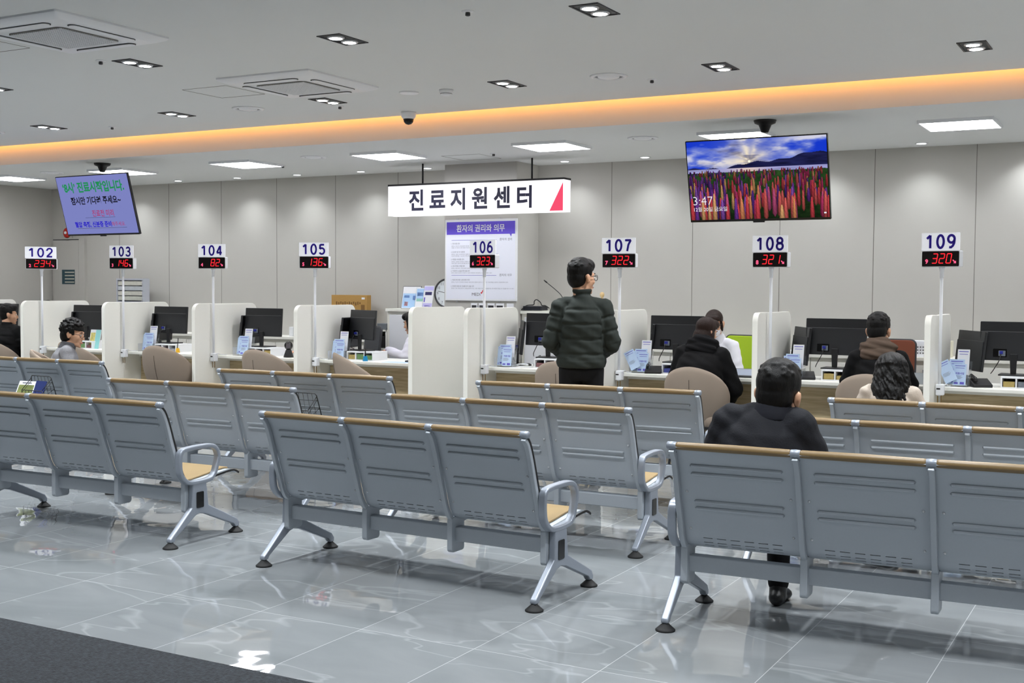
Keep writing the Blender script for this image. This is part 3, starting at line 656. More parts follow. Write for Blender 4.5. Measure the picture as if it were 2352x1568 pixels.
# ============================================================ ON THE DESKS
def monitor(name, lab, loc, yaw, tilt=0.0, wd=.555, ht=.335, zc=.16, base=True, group='computer monitors on the desks', on=True):
    """monitor seen from behind: panel with a raised lower back, neck and flat foot; loc is the foot, zc the lower panel edge above it"""
    t = thing(name, lab, 'monitor', loc, yaw, group)
    T = Matrix.Translation((0, 0, zc+ht/2)) @ Matrix.Rotation(tilt, 4, 'X')
    m = MB(); m.M = T; m.prism(rr(-wd/2, wd/2, -ht/2, ht/2, .006, 2), 'y', -.012, .012); p = m.build('panel', M_dark if False else mat('monitor_back', (30, 31, 34), .45), t, bevel=.003)
    m = MB(); m.M = T; m.prism(rr(-wd/2+.004, wd/2-.004, -ht/2+.004, ht/2-.085, .006, 2), 'y', -.021, -.011); bk = m.build('back_bulge', mat('monitor_bulge', (36, 37, 40), .5), p, bevel=.006)
    m = MB(); m.M = T; m.prism(rr(-wd*.30, -wd*.10, -ht/2+.03, -ht/2+.10, .004, 2), 'y', -.0225, -.020); io = m.build('port_recess', M_blackg, bk)
    m = MB(); m.M = T; m.prism(rr(-wd*.22, -wd*.12, -ht/2+.038, -ht/2+.085, .003, 1), 'y', -.0245, -.022); m.build('port_label', mat('port_grey', (120, 128, 140), .5), io)
    m = MB(); m.M = T; m.box(-wd*.20, -wd*.155, -.048, -.0235, -ht/2+.055, -ht/2+.080); m.build('video_plug', mat('plug_blue', (30, 40, 150), .5), io)
    m = MB(); m.M = T; m.prism(rr(-wd/2+.008, wd/2-.008, -ht/2+.014, ht/2-.008, .003, 1), 'y', .0121, .0128); m.build('screen', emis('desk_screen', (190, 205, 225), .5) if on else M_blackg, p)
    if base:
        MB().prism([(-.022, .0), (.022, 0), (.030, zc+.06), (-.030, zc+.06)], 'y', -.055, -.030).build('neck', M_black, t, bevel=.004)
        MB().prism(rr(-.115, .115, -.11, .10, .015), 'z', 0, .012).build('foot', M_black, t, bevel=.003)
    MB().tube(catmull([(-wd*.18, -.05, zc+.06), (-wd*.2, -.08, zc), (-wd*.28, -.07, zc-.08), (-wd*.33, -.01, .01)], 4), .004, 6).build('cable', M_black, t, smooth=True)
    return t
def riser(lab, loc, yaw, w_=.34, d_=.26):
    t = thing('desk_riser', lab, 'monitor riser', loc, yaw, 'white monitor risers with drawers'); h_ = .098
    MB().box(-w_/2, w_/2, -d_/2, d_/2, h_-.014, h_).build('top_board', M_white2, t, bevel=.002)
    m = MB()
    for i in range(4): x = -w_/2+.006+i*(w_-.012)/3; m.box(x-.006, x+.006, -d_/2, d_/2, .010, h_-.014)
    m.box(-w_/2, w_/2, -d_/2, d_/2, 0, .010); m.box(-w_/2+.006, w_/2-.006, d_/2-.01, d_/2-.004, .010, h_-.014)
    m.build('compartments', M_white2, t)
    cols = [(104, 140, 90), (120, 80, 84), (110, 116, 126), (150, 150, 156), (170, 150, 90), (60, 70, 140)]
    for i in range(3):
        x = -w_/2+.006+(i+.5)*(w_-.012)/3; c = random.choice(cols); ww = (w_/3-.03)
        MB().box(x-ww/2, x+ww/2, -d_/2+.012, d_/2-.03, .010, random.uniform(.045, .07)).build('drawer_content', mat('stuff_%d_%d_%d' % c, c, .6, noise=.4, nscale=40), t)
    return t
M_pr_purple = mat('print_violet', (92, 84, 190), .6); M_pr_blue = mat('print_blue', (120, 160, 225), .6)
def leaflet(mb_parent, T, w_, h_, style):
    a = MB(); a.M = T; a.prism(rr(-w_/2, w_/2, 0, h_, .001, 1), 'z', -.004, 0); s = a.build('leaflet', M_pale if style else M_paper, mb_parent)
    b = MB(); b.M = T
    quad(b, -w_*.4, w_*.4, h_*.90, h_*.93, .0006); quad(b, -w_*.35, w_*.35, h_*.80, h_*.82, .0006)
    if style == 1:
        quad(b, -w_*.40, -w_*.1, h_*.06, h_*.14, .0006); quad(b, w_*.05, w_*.38, h_*.05, h_*.16, .0006)
        add_text(b, '지원사업', 0, h_*.56, w=w_*.68, z=.0006, bold=.03)
    b.build('violet_print', M_pr_purple, s)
    c = MB(); c.M = T
    for k in range(5): quad(c, -w_*.36, w_*(.1+.07*(k % 3)), h_*(.30+.035*k), h_*(.31+.035*k), .0006)
    c.build('grey_print', M_grey_ink, s)
def brochure_holder(lab, loc, yaw, loose=False, tall=True):
    t = thing('brochure_holder', lab, 'brochure holder', loc, yaw, 'clear leaflet holders on the counter')
    h = MB(); h.box(-.10, .10, -.05, .09, 0, .004)
    h.box(-.10, -.097, -.05, .09, .004, .10); h.box(.097, .10, -.05, .09, .004, .10)
    h.M = Matrix.Translation((0, .07, 0)) @ Matrix.Rotation(R(-14), 4, 'X'); h.box(-.10, .10, 0, .003, .004, .22); h.build('acrylic_stand', M_glass, t)
    def TT(x, y, z, tl=-12, rz=0): return Matrix.Translation((x, y, z)) @ Matrix.Rotation(R(tl), 4, 'X') @ FACE @ Matrix.Rotation(rz, 4, 'Z')
    if tall: leaflet(t, TT(.035, .055, .10), .10, .22, 0)
    leaflet(t, TT(-.01, .015, .02), .125, .215, 1)
    leaflet(t, TT(.025, -.02, .012), .105, .185, 1)
    leaflet(t, TT(-.045, .03, .015), .10, .20, 1)
    if loose: leaflet(t, TT(-.03, -.045, .045, -10, R(28)), .105, .19, 2)
    return t
Z_D = .77
for i, (x, a, lo, lab) in enumerate([(-11.14, 14, 0, 'leaflet holder on the desk before the document rack'), (-9.60, 12, 0, 'leaflet holder left of the barcode scanner desk monitor'), (-8.20, 10, 0, 'leaflet holder left of the sideways turned monitor'), (-6.05, 10, 0, 'leaflet holder left of the standing man, with neat leaflets'),
                               (-4.53, 6, 1, 'leaflet holder with a tilted leaflet, right of the standing man'), (-3.03, 2, 0, 'leaflet holder behind the head of the sitting man'), (-1.60, -4, 1, 'leaflet holder with a tilted leaflet at the rightmost desk')]):
    brochure_holder(lab, (x, 10.83, Z_D), R(a), lo)
mons = [(-14.08, 0, 'wide black monitor at the left edge'), (-12.43, 0, 'black monitor tilted above the teal booklet'), (-10.97, 0, 'black monitor before the document rack, with a green cup'), (-9.47, 0, 'black monitor beside the barcode scanner'), (-8.02, -24, 'black monitor turned sideways above the blue pen stand'),
        (-5.64, 0, 'black monitor left of the standing man, with a blue plug'), (-4.24, 0, 'black monitor left of the woman in the black coat'), (-2.69, 0, 'black monitor left of the man with the brown hood'), (-1.17, 0, 'black monitor at the rightmost desk')]
for x, a, lab in mons:
    monitor('desk_monitor', lab, (x, 11.06, Z_D+.098), R(a), R(-4), zc=.125)
    riser('white drawer riser under the ' + lab.split(',')[0].split(' behind')[0], (x+.10, 11.00, Z_D), R(0), .36, .28)
second = [(-12.82+.11, -80, 'side monitor leaning behind the woman in grey'), (-11.36+.10, -80, 'slim side monitor behind the leaflets by the document rack'), (-9.89+.09, -80, 'slim side monitor left of the monitor beside the scanner'), (-8.39+.09, -82, 'slim side monitor left of the sideways turned monitor'), (-6.21+.16, -58, 'narrow side monitor before the pillar poster'), (-4.70+.14, -68, 'narrow side monitor right of the standing man'), (-3.21+.16, -60, 'narrow side monitor behind the sitting man'), (-1.74+.20, -58, 'side monitor turned away behind the rightmost leaflet holder')]
for x, a, lab in second:
    monitor('side_monitor', lab, (x, 11.20, Z_D), R(a), R(-6), wd=.44 if a < -66 else .53, ht=.35, zc=.12, on=False)
def tag_obj(o, lab, cat): return tag(o, lab, cat)
# barcode scanner on 104
t = thing('barcode_scanner', 'black desk barcode scanner on the 104 desk', 'scanner', (-8.93, 10.86, Z_D), R(20))
MB().lathe([(.058, 0), (.055, .02), (.036, .075), (.030, .09)], n=20).build('base', M_black, t, smooth=True)
s = MB().ell((0, 0, .135), (.050, .046, .052)).build('head', M_blackg, t, smooth=True)
MB().lathe([(.001, .0), (.032, .0), (.034, -.004)], (0, 0, 0), 18, cap=False); m = MB(); m.M = Matrix.Translation((.012, -.043, .135)) @ FACE; m.prism(rr(-.026, .026, -.026, .026, .012), 'z', -.004, .004); m.build('scan_window', mat('scan_glass', (90, 88, 96), .1), s)
# pen stand, blue
def pen_stand(lab, loc, rgb, pens):
    t = thing('pen_stand', lab, 'pen stand', loc)
    MB().lathe([(.036, 0), (.036, .008), (.026, .05), (.024, .055)], n=4).build('base', mat('stand_%d' % rgb[2], rgb, .35), t)
    for i in range(pens):
        a = MB(); a.M = Matrix.Translation((.012*i-.006, 0, .05)) @ Matrix.Rotation(R(6-10*i), 4, 'Y'); a.cyl((0, 0, 0), (0, 0, .13), .005, n=8); a.build('pen', M_black, t, smooth=True)
pen_stand('blue pen stand with two black pens on the 105 desk', (-7.80, 10.80, Z_D), (20, 130, 180), 2)
pen_stand('yellow based pen stand on the 103 desk', (-10.66, 10.86, Z_D), (220, 170, 40), 1)
# tablets / pads lying on the desks
def tablet(lab, loc, yaw, tilt):
    t = thing('signing_tablet', lab, 'tablet', loc, yaw); T = Matrix.Rotation(R(tilt), 4, 'X')
    m = MB(); m.M = T; m.prism(rr(-.17, .17, 0, .23, .015), 'z', .004, .018); b = m.build('body', M_dark, t, bevel=.003)
    m = MB(); m.M = T; m.prism(rr(-.15, .15, .02, .21, .004, 2), 'z', .0182, .019); m.build('screen', mat('tablet_glass', (150, 160, 178), .15), b)
    MB().box(-.10, .10, .16, .19, 0, .16*math.sin(R(tilt))+.004).build('stand_foot', M_black, t)
tablet('grey signing tablet beside the arm of the woman in black', (-3.52, 10.76, Z_D), 0, 14)
tablet('flat black signing tablet on the 105 desk by the hand', (-7.15, 10.86, Z_D), R(0), 5)
def paper(lab, loc, yaw, w_, h_, m=None, name='paper_sheet', z=.003):
    o = MB().prism(rr(-w_/2, w_/2, -h_/2, h_/2, .002, 1), 'z', 0, z).build(name, m or M_paper); o.location = loc; o.rotation_euler.z = yaw; return tag(o, lab, 'paper')
paper('pale blue form lying near the edge of the 105 desk', (-7.38, 10.80, Z_D), R(4), .30, .16, M_pale)
paper('white form lying near the tablet on the 107 desk', (-3.85, 10.83, Z_D), R(-8), .21, .15)
paper('white slip on the 106 desk beside the cables', (-5.90, 10.79, Z_D), R(12), .12, .09)
# open booklet and pen box near the woman in grey
booklet('standing_booklet', (-12.17, 10.90, Z_D), R(0), R(-12), .19, .25, M_paper, 'standing open booklet with a yellow picture and a teal page beside the woman in grey',
        [(-.085, -.0, .02, .21, mat('cover_art', (222, 200, 120), .5, noise=.6, nscale=30)), (.005, .092, .0, .248, mat('teal_page', (150, 216, 216), .5))])
# cables and small dark clutter
def cable(lab, pts, m=None, r=.004):
    o = MB().tube(catmull(pts, 5), r, 6).build('cable', m or M_black, smooth=True); return tag(o, lab, 'cable')
cable('tangle of white cable on the 106 desk', [(-6.0, 10.95, .775), (-5.92, 10.90, .80), (-5.84, 10.95, .79), (-5.9, 11.0, .80), (-5.97, 10.93, .785), (-5.86, 10.90, .775), (-5.74, 10.88, .775)], M_white2, .005)
cable('yellow and black cable behind the 107 leaflets', [(-4.40, 11.0, .775), (-4.34, 10.95, .82), (-4.28, 10.98, .78), (-4.2, 10.92, .775)], mat('yellow_cable', (190, 180, 60), .5))
cable('grey cable on the 105 desk beside the riser', [(-8.08, 10.95, .775), (-8.02, 10.9, .80), (-7.95, 10.93, .78), (-7.88, 10.86, .775)], mat('grey_cable', (120, 122, 126), .5))
def phone(lab, loc, yaw):
    t = thing('desk_phone', lab, 'phone', loc, yaw)
    MB().prism([(-.09, 0), (.09, 0), (.09, .065), (.05, .07), (-.09, .025)], 'x', -.08, .08).build('body', M_black, t, bevel=.005)
    MB().tube([(-.055, -.07, .05), (-.055, -.06, .075), (-.055, .06, .095), (-.055, .075, .08)], [.016, .014, .014, .016], 10).build('handset', M_blackg, t, smooth=True)
phone('black desk phone behind the cables on the 106 desk', (-5.80, 11.22, Z_D), R(10)); phone('black desk phone beside the hooded man', (-2.93, 10.93, Z_D), R(20)); phone('black desk phone right of the standing man', (-4.40, 10.86, Z_D), R(15)); phone('black desk phone at the rightmost desk', (-1.42, 10.90, Z_D), R(25))
def box_thing(name, lab, cat, x0, x1, y0, y1, z0, z1, m, bevel=.004): return tag(MB().box(x0, x1, y0, y1, z0, z1).build(name, m, bevel=bevel), lab, cat)

# ============================================================ ALONG THE BACK WALL
def low_cabinet(x0, x1, lab):
    t = thing('low_cabinet', lab, 'cabinet', ((x0+x1)/2, 0, 0), group='low white cabinets along the back wall'); hw = (x1-x0)/2-.002
    MB().box(-hw, hw, 12.42, 12.82, .06, .885).build('carcass', M_white, t)
    MB().box(-hw, hw, 12.45, 12.80, 0, .06).build('plinth', M_dark, t)
    for s in (-1, 1):
        dd = MB().box(min(s*.003, s*(hw-.003)), max(s*.003, s*(hw-.003)), 12.402, 12.42, .075, .845).build('door', M_white, t, bevel=.003)
        MB().box(s*.03-.006, s*.03+.006, 12.388, 12.402, .70, .80).build('handle', M_alu, dd)
        
def run(x0, x1, labs, where):
    n = len(labs); w_ = (x1-x0)/n
    for i, l in enumerate(labs): low_cabinet(x0+i*w_, x0+(i+1)*w_, l)
    tag(MB().box(x0, x1, 12.38, 12.825, .887, .925).build('cabinet_worktop', M_white, bevel=.004), 'long white worktop over the low cabinets ' + where, 'worktop')
run(-14.4, -8.83, ['low white cabinet behind the person in black at the left', 'low white cabinet behind the staff member hidden by the 102 partition', 'low white cabinet behind the woman in grey', 'low white cabinet under the document rack', 'low white cabinet left of the white container', 'low white cabinet under the white container', 'low white cabinet under the cardboard box'], 'left of the tall cabinet')
run(-5.61, .6, ['low white cabinet behind the standing man', 'low white cabinet left of the green chair', 'low white cabinet right of the green chair', 'low white cabinet with loose papers near it', 'low white cabinet left of the hooded man', 'low white cabinet behind the white basket', 'low white cabinet behind the rightmost partition', 'low white cabinet at the right edge'], 'right of the pillar')
def tall_cabinet(x0, x1, lab):
    t = thing('tall_cabinet', lab, 'cabinet', ((x0+x1)/2, 0, 0), group='chest high white cabinets beside the pillar'); hw = (x1-x0)/2
    MB().box(-hw, hw, 12.36, 12.82, 1.285, 1.32).build('top_board', M_white, t, bevel=.003)
    MB().box(-hw+.003, hw-.003, 12.40, 12.815, .05, 1.285).build('carcass', M_white, t); MB().box(-hw+.02, hw-.02, 12.43, 12.80, 0, .05).build('plinth', M_dark, t)
    for a, b in ((-hw+.045, hw-.045),): MB().box(a, b, 12.383, 12.40, .08, 1.245).build('door', M_white2, t, bevel=.004)
tall_cabinet(-8.62, -7.72, 'chest high white cabinet left of the pillar, below the leaflets'); tall_cabinet(-6.70, -5.62, 'chest high white cabinet right of the pillar with the microphone on it')
# open shelf with printer left of the tall cabinet
t = thing('open_shelf', 'narrow open white shelf left of the tall cabinet holding a black printer', 'shelf', (-8.725, 12.6, 0))
m = MB()
for z in (.0, .42, .80, 1.03): m.box(-.095, .095, -.2, .2, z, z+.02)
m.build('shelf', M_white, t)
MB().box(-.098, -.080, -.2, .2, .02, 1.05).build('side_panel', M_white, t); MB().box(.080, .098, -.2, .2, .02, 1.05).build('side_panel', M_white, t)
box_thing('printer', 'black printer in the open shelf behind the 105 monitor', 'printer', -8.795, -8.655, 12.42, 12.76, .822, .97, M_black)
box_thing('file_box', 'grey file box on top of the open shelf behind the 105 monitor', 'box', -8.79, -8.65, 12.42, 12.76, 1.052, 1.13, mat('grey_box', (110, 116, 122), .5))
# cardboard box
t = thing('cardboard_box', 'brown cardboard box with faint printing standing on the cabinets left of 105', 'box', (-9.355, 12.64, .927))
MB().box(-.285, .285, -.045, .045, 0, .555).build('carton', M_kraft, t, bevel=.003)
m = MB(); m.M = Matrix.Translation((0, -.0462, 0)) @ FACE
for k in range(12): quad(m, -.21+.034*k, -.21+.034*k+.022, .42+.01*(k % 3), .47-.008*(k % 2))
for k in range(9): quad(m, -.21+.034*k, -.21+.034*k+.02, .30, .33)
quad(m, .19, .25, .35, .43); m.build('brown_print', mat('carton_print', (128, 96, 56), .8), t)
m = MB(); m.M = Matrix.Translation((0, -.0462, 0)) @ FACE; quad(m, .20, .25, .50, .525); m.build('label_sticker', M_paper, t)
# document rack left
t = thing('document_rack', 'grey framed document rack with paper trays standing by the wall behind 103', 'rack', (-13.19, 12.55, .927))
m = MB(); m.box(-.27, -.245, -.06, .06, 0, .76); m.box(.245, .27, -.06, .06, 0, .76); m.box(-.245, .245, -.06, .06, .735, .76); m.box(-.245, .245, -.06, .06, .40, .43)
m.box(-.245, .245, -.06, .06, 0, .03); m.box(-.245, .245, .05, .06, .03, .735); m.build('frame', mat('rack_grey', (190, 194, 204), .4, metal=.3), t)
for k, c in enumerate([(198, 200, 190), (206, 206, 196), (190, 196, 200), (204, 204, 192)]):
    MB().box(-.243, .243, -.05, .045, .445+.072*k, .505+.072*k).build('paper_tray', mat('tray%d' % k, c, .5, noise=.15, nscale=20), t)
MB().box(-.20, .20, -.05, .045, .03, .38).build('paper_stack', M_paper, t)
# hydrant cabinet by the left corner with a grille window and lamp
t = thing('hydrant_cabinet', 'tall wall cabinet door with a small louvred window in the left corner', 'hydrant cabinet', (-14.78, Y_WALL, 0))
MB().box(-.34, .34, -.05, 0, 0, 2.30).build('casing', M_wall, t)
MB().box(-.325, .215, -.056, -.05, .04, 2.27).build('door', M_wall, t, bevel=.002); MB().box(-.335, .22, -.057, -.05, 2.272, 2.284).build('door_gap', M_dark, t)
g = MB().box(-.145, .135, -.0575, -.055, 1.60, 1.82).build('louvre_window', mat('teal_dark', (40, 70, 80), .4), t)
m = MB()
for k in range(4): m.box(-.075, .125, -.064, -.0575, 1.622+.050*k, 1.640+.050*k)
m.build('louvre_slats', mat('slat', (190, 190, 176), .5), g)
t = thing('alarm_lamp', 'round red fire alarm lamp above the wall cabinet, under the notice screen', 'alarm lamp', (-14.86, Y_WALL-.0, 2.385))
m = MB(); m.M = Matrix.Rotation(R(90), 4, 'X'); m.lathe([(.075, 0), (.075, .02), (.05, .035)], n=24); m.build('plate', mat('alarm_red', (200, 44, 34), .35), t, smooth=True)
m = MB(); m.M = Matrix.Rotation(R(90), 4, 'X'); m.ell((0, 0, .04), (.024, .024, .02)); m.build('lamp', M_white2, t, smooth=True)

# clock, leaflet stands, microphone, switches
t = thing('wall_clock', 'round wall clock with dark rim, half hidden behind the pillar poster', 'clock', (-7.99, Y_WALL, 1.515)); t.location.y = Y_WALL-.03
m = MB(); m.M = Matrix.Rotation(R(90), 4, 'X'); m.lathe([(.165, -.03), (.185, -.03), (.185, .01), (.168, .012), (.165, .0)], n=40, cap=False); m.build('rim', M_dark, t, smooth=True)
m = MB(); m.M = Matrix.Rotation(R(90), 4, 'X'); m.lathe([(.166, -.03), (.166, .0)], n=40); fc = m.build('dial', mat('clock_white', (232, 238, 242), .4), t)
m = MB(); m.M = Matrix.Translation((0, -.0012, 0)) @ FACE
for k in range(1, 13): a = PI/2-2*PI*k/12; add_text(m, str(k), .135*math.cos(a), .135*math.sin(a), h=.034)
m.build('numerals', M_grey_ink, fc)
def hand(a, l, w_): m = MB(); m.M = Matrix.Translation((0, -.003, 0)) @ FACE @ Matrix.Rotation(a, 4, 'Z'); quad(m, -.02, l, -w_, w_); m.build('hand', M_black, fc)
hand(PI/2-2*PI*47/60, .13, .003); hand(PI/2-2*PI*3.78/12, .085, .004)
def leaflet_stand(lab, loc, w_, h_, cols, yaw=0):
    t = thing('leaflet_stand', lab, 'leaflet stand', loc, yaw); T = Matrix.Rotation(R(-12), 4, 'X') @ FACE
    m = MB(); m.M = T; m.prism(rr(-w_/2-.006, w_/2+.006, 0, h_+.01, .003, 1), 'z', -.012, -.002); b = m.build('backing', M_dark if w_ > .2 else M_glass, t)
    m = MB(); m.M = T; m.prism(rr(-w_/2, w_/2, .004, h_+.004, .002, 1), 'z', -.002, .0); sh = m.build('sheet', M_paper, b)
    for (x0, x1, y0, y1, mm) in cols: m = MB(); m.M = T; quad(m, x0*w_, x1*w_, y0*h_, y1*h_, .0006); m.build('print', mm, sh)
    return t
P2c = mat('print_sky', (170, 205, 240), .5); P3c = mat('print_green', (150, 200, 185), .5); P4c = mat('print_pink', (226, 150, 150), .5); P5c = mat('print_lilac', (196, 190, 238), .5)
leaflet_stand('framed white and blue notice standing on the tall cabinet left of the pillar', (-8.32, 12.46, 1.322), .26, .275, [(-.47, .45, .04, .70, P2c), (-.4, -.1, .50, .62, M_pr_blue), (-.35, -.15, .12, .32, P4c), (.1, .4, .4, .6, M_pr_blue)])
leaflet_stand('blue and green leaflet in the middle of the three on the tall cabinet', (-8.16, 12.42, 1.322), .13, .26, [(-.45, .45, .5, .98, P2c), (-.4, .4, .36, .50, P3c), (-.35, .3, .62, .80, M_pr_blue), (-.45, .45, .0, .05, P3c)])
leaflet_stand('lilac leaflet at the right of the three on the tall cabinet', (-8.03, 12.40, 1.322), .14, .29, [(-.48, .48, .80, .98, P5c), (-.48, .48, .02, .25, P5c), (-.35, .35, .60, .74, M_navy), (-.42, -.3, .3, .5, M_pr_purple), (-.3, .3, .10, .16, M_pr_purple)])
t = thing('gooseneck_microphone', 'thin black gooseneck microphone leaning over the tall cabinet', 'microphone', (-6.28, 12.66, 1.322))
MB().box(-.07, .07, -.06, .06, 0, .035).build('base', M_blackg, t, bevel=.008)
MB().tube(catmull([(0, 0, .03), (0, 0, .10), (-.03, 0, .18), (-.11, 0, .25), (-.22, 0, .33)], 6), .0045, 8).build('gooseneck', M_black, t, smooth=True)
MB().tube([(-.22, 0, .33), (-.235, 0, .341), (-.262, 0, .36)], [.007, .009, .006], 10).build('capsule', M_black, t, smooth=True)
t = thing('audio_box', 'flat black audio box with a cable loop, left of the standing man', 'audio box', (-6.52, 12.47, 1.322))
MB().prism(rr(-.16, .09, -.09, .09, .02), 'z', .004, .055).build('case', mat('audio_black', (26, 28, 36), .4), t, bevel=.006)
MB().tube(catmull([(-.19, -.06, .01), (-.14, -.02, .06), (-.06, 0, .07), (-.05, 0, .11), (-.02, 0, .13), (.03, 0, .10), (.05, 0, .065), (.10, 0, .06), (.14, .02, .03)], 5), .006, 6).build('cable', M_black, t, smooth=True)
for i, (x0, x1) in enumerate([(-7.32, -7.225), (-7.215, -7.115), (-7.095, -6.99), (-6.98, -6.865), (-6.835, -6.735)]):
    t = thing('wall_switch', ['first small wall control panel from the left under the pillar poster', 'second small wall control panel from the left under the pillar poster', 'third small wall control panel under the pillar poster', 'fourth small wall control panel under the pillar poster', 'blank white switch plate at the right end under the pillar poster'][i], 'wall switch', ((x0+x1)/2, 12.28, 1.345), 0, 'row of control panels under the pillar poster'); w_ = (x1-x0)/2-.004
    MB().box(-w_, w_, -.014, 0, -.06, .06).build('plate', M_white2, t, bevel=.003)
    if i < 4: MB().box(-w_+.012, w_-.012, -.0155, -.013, -.02, .035).build('display', M_dark, t)
# right back shelf: paper tray stack, white basket, box, leather chair back etc
t = thing('white_basket', 'white perforated plastic basket on the back worktop right of the hooded man', 'basket', (-2.25, 12.56, .927))
m = MB(); m.box(-.20, .20, -.12, -.115, 0, .13); m.box(-.20, .20, .115, .12, 0, .13); m.box(-.20, -.195, -.115, .115, 0, .13); m.box(.195, .20, -.115, .115, 0, .13); m.box(-.195, .195, -.115, .115, 0, .005); m.build('tub', M_white2, t)
m = MB()
for r_ in range(3):
    for c in range(14): m.box(-.17+.026*c-.007, -.17+.026*c+.007, -.1212, -.1195, .03+.03*r_, .045+.03*r_)
m.build('holes', mat('hole_grey', (120, 120, 122), .8), t)
box_thing('paper_stack', 'stack of papers in the white perforated basket', 'paper', -2.41, -2.12, 12.48, 12.64, .934, 1.085, M_paper)
box_thing('label_printer', 'black printer on the back worktop behind the rightmost monitor', 'printer', -.98, -.55, 12.45, 12.78, .927, 1.31, M_black)
box_thing('red_case', 'small red case beside the black printer at the right edge', 'case', -.53, -.43, 12.5, 12.7, .927, 1.36, mat('case_red', (170, 40, 44), .5))
box_thing('tissue_box', 'small pale yellow box right of the white perforated basket', 'box', -2.02, -1.90, 12.5, 12.62, .927, 1.09, mat('pale_yellow', (226, 222, 200), .6))
paper('loose papers on the back worktop right of the green chair', (-3.62, 12.56, .927), R(8), .36, .24, None, z=.02)
o = MB().prism(rr(-.20, .20, -.15, .15, .002, 1), 'z', 0, .005).build('black_folder', M_black); o.location = (-3.72, 12.55, .9265); o.location.z = .927
bpy.data.objects.remove(o)
box_thing('ink_bottle', 'small white container on the back worktop behind the 104 monitor', 'container', -10.27, -10.20, 12.5, 12.57, .927, 1.05, M_white2)
box_thing('tape_dispenser', 'dark grey stapler box on the back worktop behind the 104 desk', 'stationery', -10.15, -10.03, 12.48, 12.58, .927, 1.04, M_dark)
def paper_tray(lab, x, y):
    t = thing('letter_tray', lab, 'letter tray', (x, y, Z_D)); m = MB(); m.box(-.16, .16, -.11, .11, 0, .006); m.box(-.16, .16, .105, .11, .006, .07); m.box(-.16, .16, -.11, -.105, .006, .10); m.box(.155, .16, -.105, .105, .006, .10); m.box(-.16, -.155, -.105, .105, .006, .10); m.build('tray', mat('pale_grey_plastic', (196, 204, 214), .3), t); MB().box(-.14, .14, -.1, .1, .006, .03).build('papers', M_paper, t)
t = thing('wooden_peg_doll', 'small pale wooden peg figure on the cabinet beside the standing man shoulder', 'figure', (-5.71, 12.5, 1.322)); MB().lathe([(.024, 0), (.026, .03), (.020, .12), (.014, .15), (.012, .165)], n=16).build('body', mat('pale_peg', (214, 184, 132), .5), t, smooth=True); MB().ell((0, 0, .195), (.027, .027, .032)).build('head', mat('pale_peg', (214, 184, 132), .5), t, smooth=True)
paper_tray('pale grey letter tray on the 108 desk left of the 109 partition', -2.02, 11.0)
def pencil_cup(lab, loc):
    t = thing('pencil_cup', lab, 'pencil cup', loc); MB().lathe([(.030, 0), (.032, .09), (.029, .09), (.027, .006)], n=14).build('cup', M_black, t, smooth=True)
    for i, c in enumerate([(220, 190, 60), (230, 232, 236), (40, 50, 130)]):
        m = MB(); m.M = Matrix.Translation((.01*(i-1), .006*(i % 2), .01)) @ Matrix.Rotation(R(-8+8*i), 4, 'Y'); m.cyl((0, 0, 0), (0, 0, .16), .0045, n=8); m.build('pen', mat('pen%d' % i, c, .4), t, smooth=True)
pencil_cup('pencil cup on the 107 desk beside the tablet', (-3.42, 11.14, Z_D)); pencil_cup('pencil cup on the 108 desk left of the letter tray', (-2.22, 11.16, Z_D))

# ============================================================ CHAIRS FOR CUSTOMERS AND STAFF
def tub_chair(lab, x, y, yaw):
    t = thing('tub_chair', lab, 'chair', (x, y, 0), yaw, 'beige tub chairs in front of the counter')   # faces local +y
    n = 29; A = R(118); out = []; inn = []
    levels = [0, .12, .25, .4, .55, .7, .82, .92, .97, 1.0]
    rings_o = []
    grid_o = []; grid_i = []
    for k in range(n):
        a = -A+2*A*k/(n-1); top = .905-.34*(abs(a)/A)**1.8; z0 = .37
        co = []; ci = []
        for l in levels:
            z = z0+(top-z0)*l; fl = .66+.34*math.sin(min(1, l*1.3)*PI/2); lean = .05*l*math.cos(a)
            dx, dy = math.sin(a), -math.cos(a)
            r_ = 1.0-(.06 if l == 1.0 else (.02 if l > .96 else .0))
            co.append((dx*.295*fl*r_, dy*.27*fl*r_-lean, z)); ri = .87-(-.06 if l == 1.0 else 0)
            ci.append((dx*.295*fl*ri, dy*.27*fl*ri-lean, z))
        grid_o.append(co); grid_i.append(ci)
    m = MB(); L = len(levels)
    rings = [grid_o[k]+grid_i[k][::-1] for k in range(n)]
    m.loft(rings); sh = m.build('shell', M_chair, t, auto=50)
    c = MB(); c.tube([(0, -.27*(.66+.34*math.sin(min(1, l*1.3)*PI/2))-.05*l-.001, .37+.535*l) for l in (.2, .35, .5, .65, .78)], .003, 5); c.build('back_seam', mat('seam_brown', (96, 84, 76), .9), sh)
    MB().loft([[(sx*s, sy*s+.03, z) for sx, sy in rr(-.22, .22, -.20, .23, .09, 5)] for s, z in ((.90, .36), (1, .38), (1.0, .44), (.93, .462))]).build('seat_cushion', M_chair, t, auto=50)
    MB().box(-.17, .17, -.14, .20, .335, .36).build('under_frame', M_dark, t)
    for sx in (-1, 1):
        for sy in (-1, 1): MB().cyl((sx*.16, .03+sy*.15, .34), (sx*.21, .03+sy*.20, 0), .017, .011, 10).build('leg', M_dark, t, smooth=True)
    return t
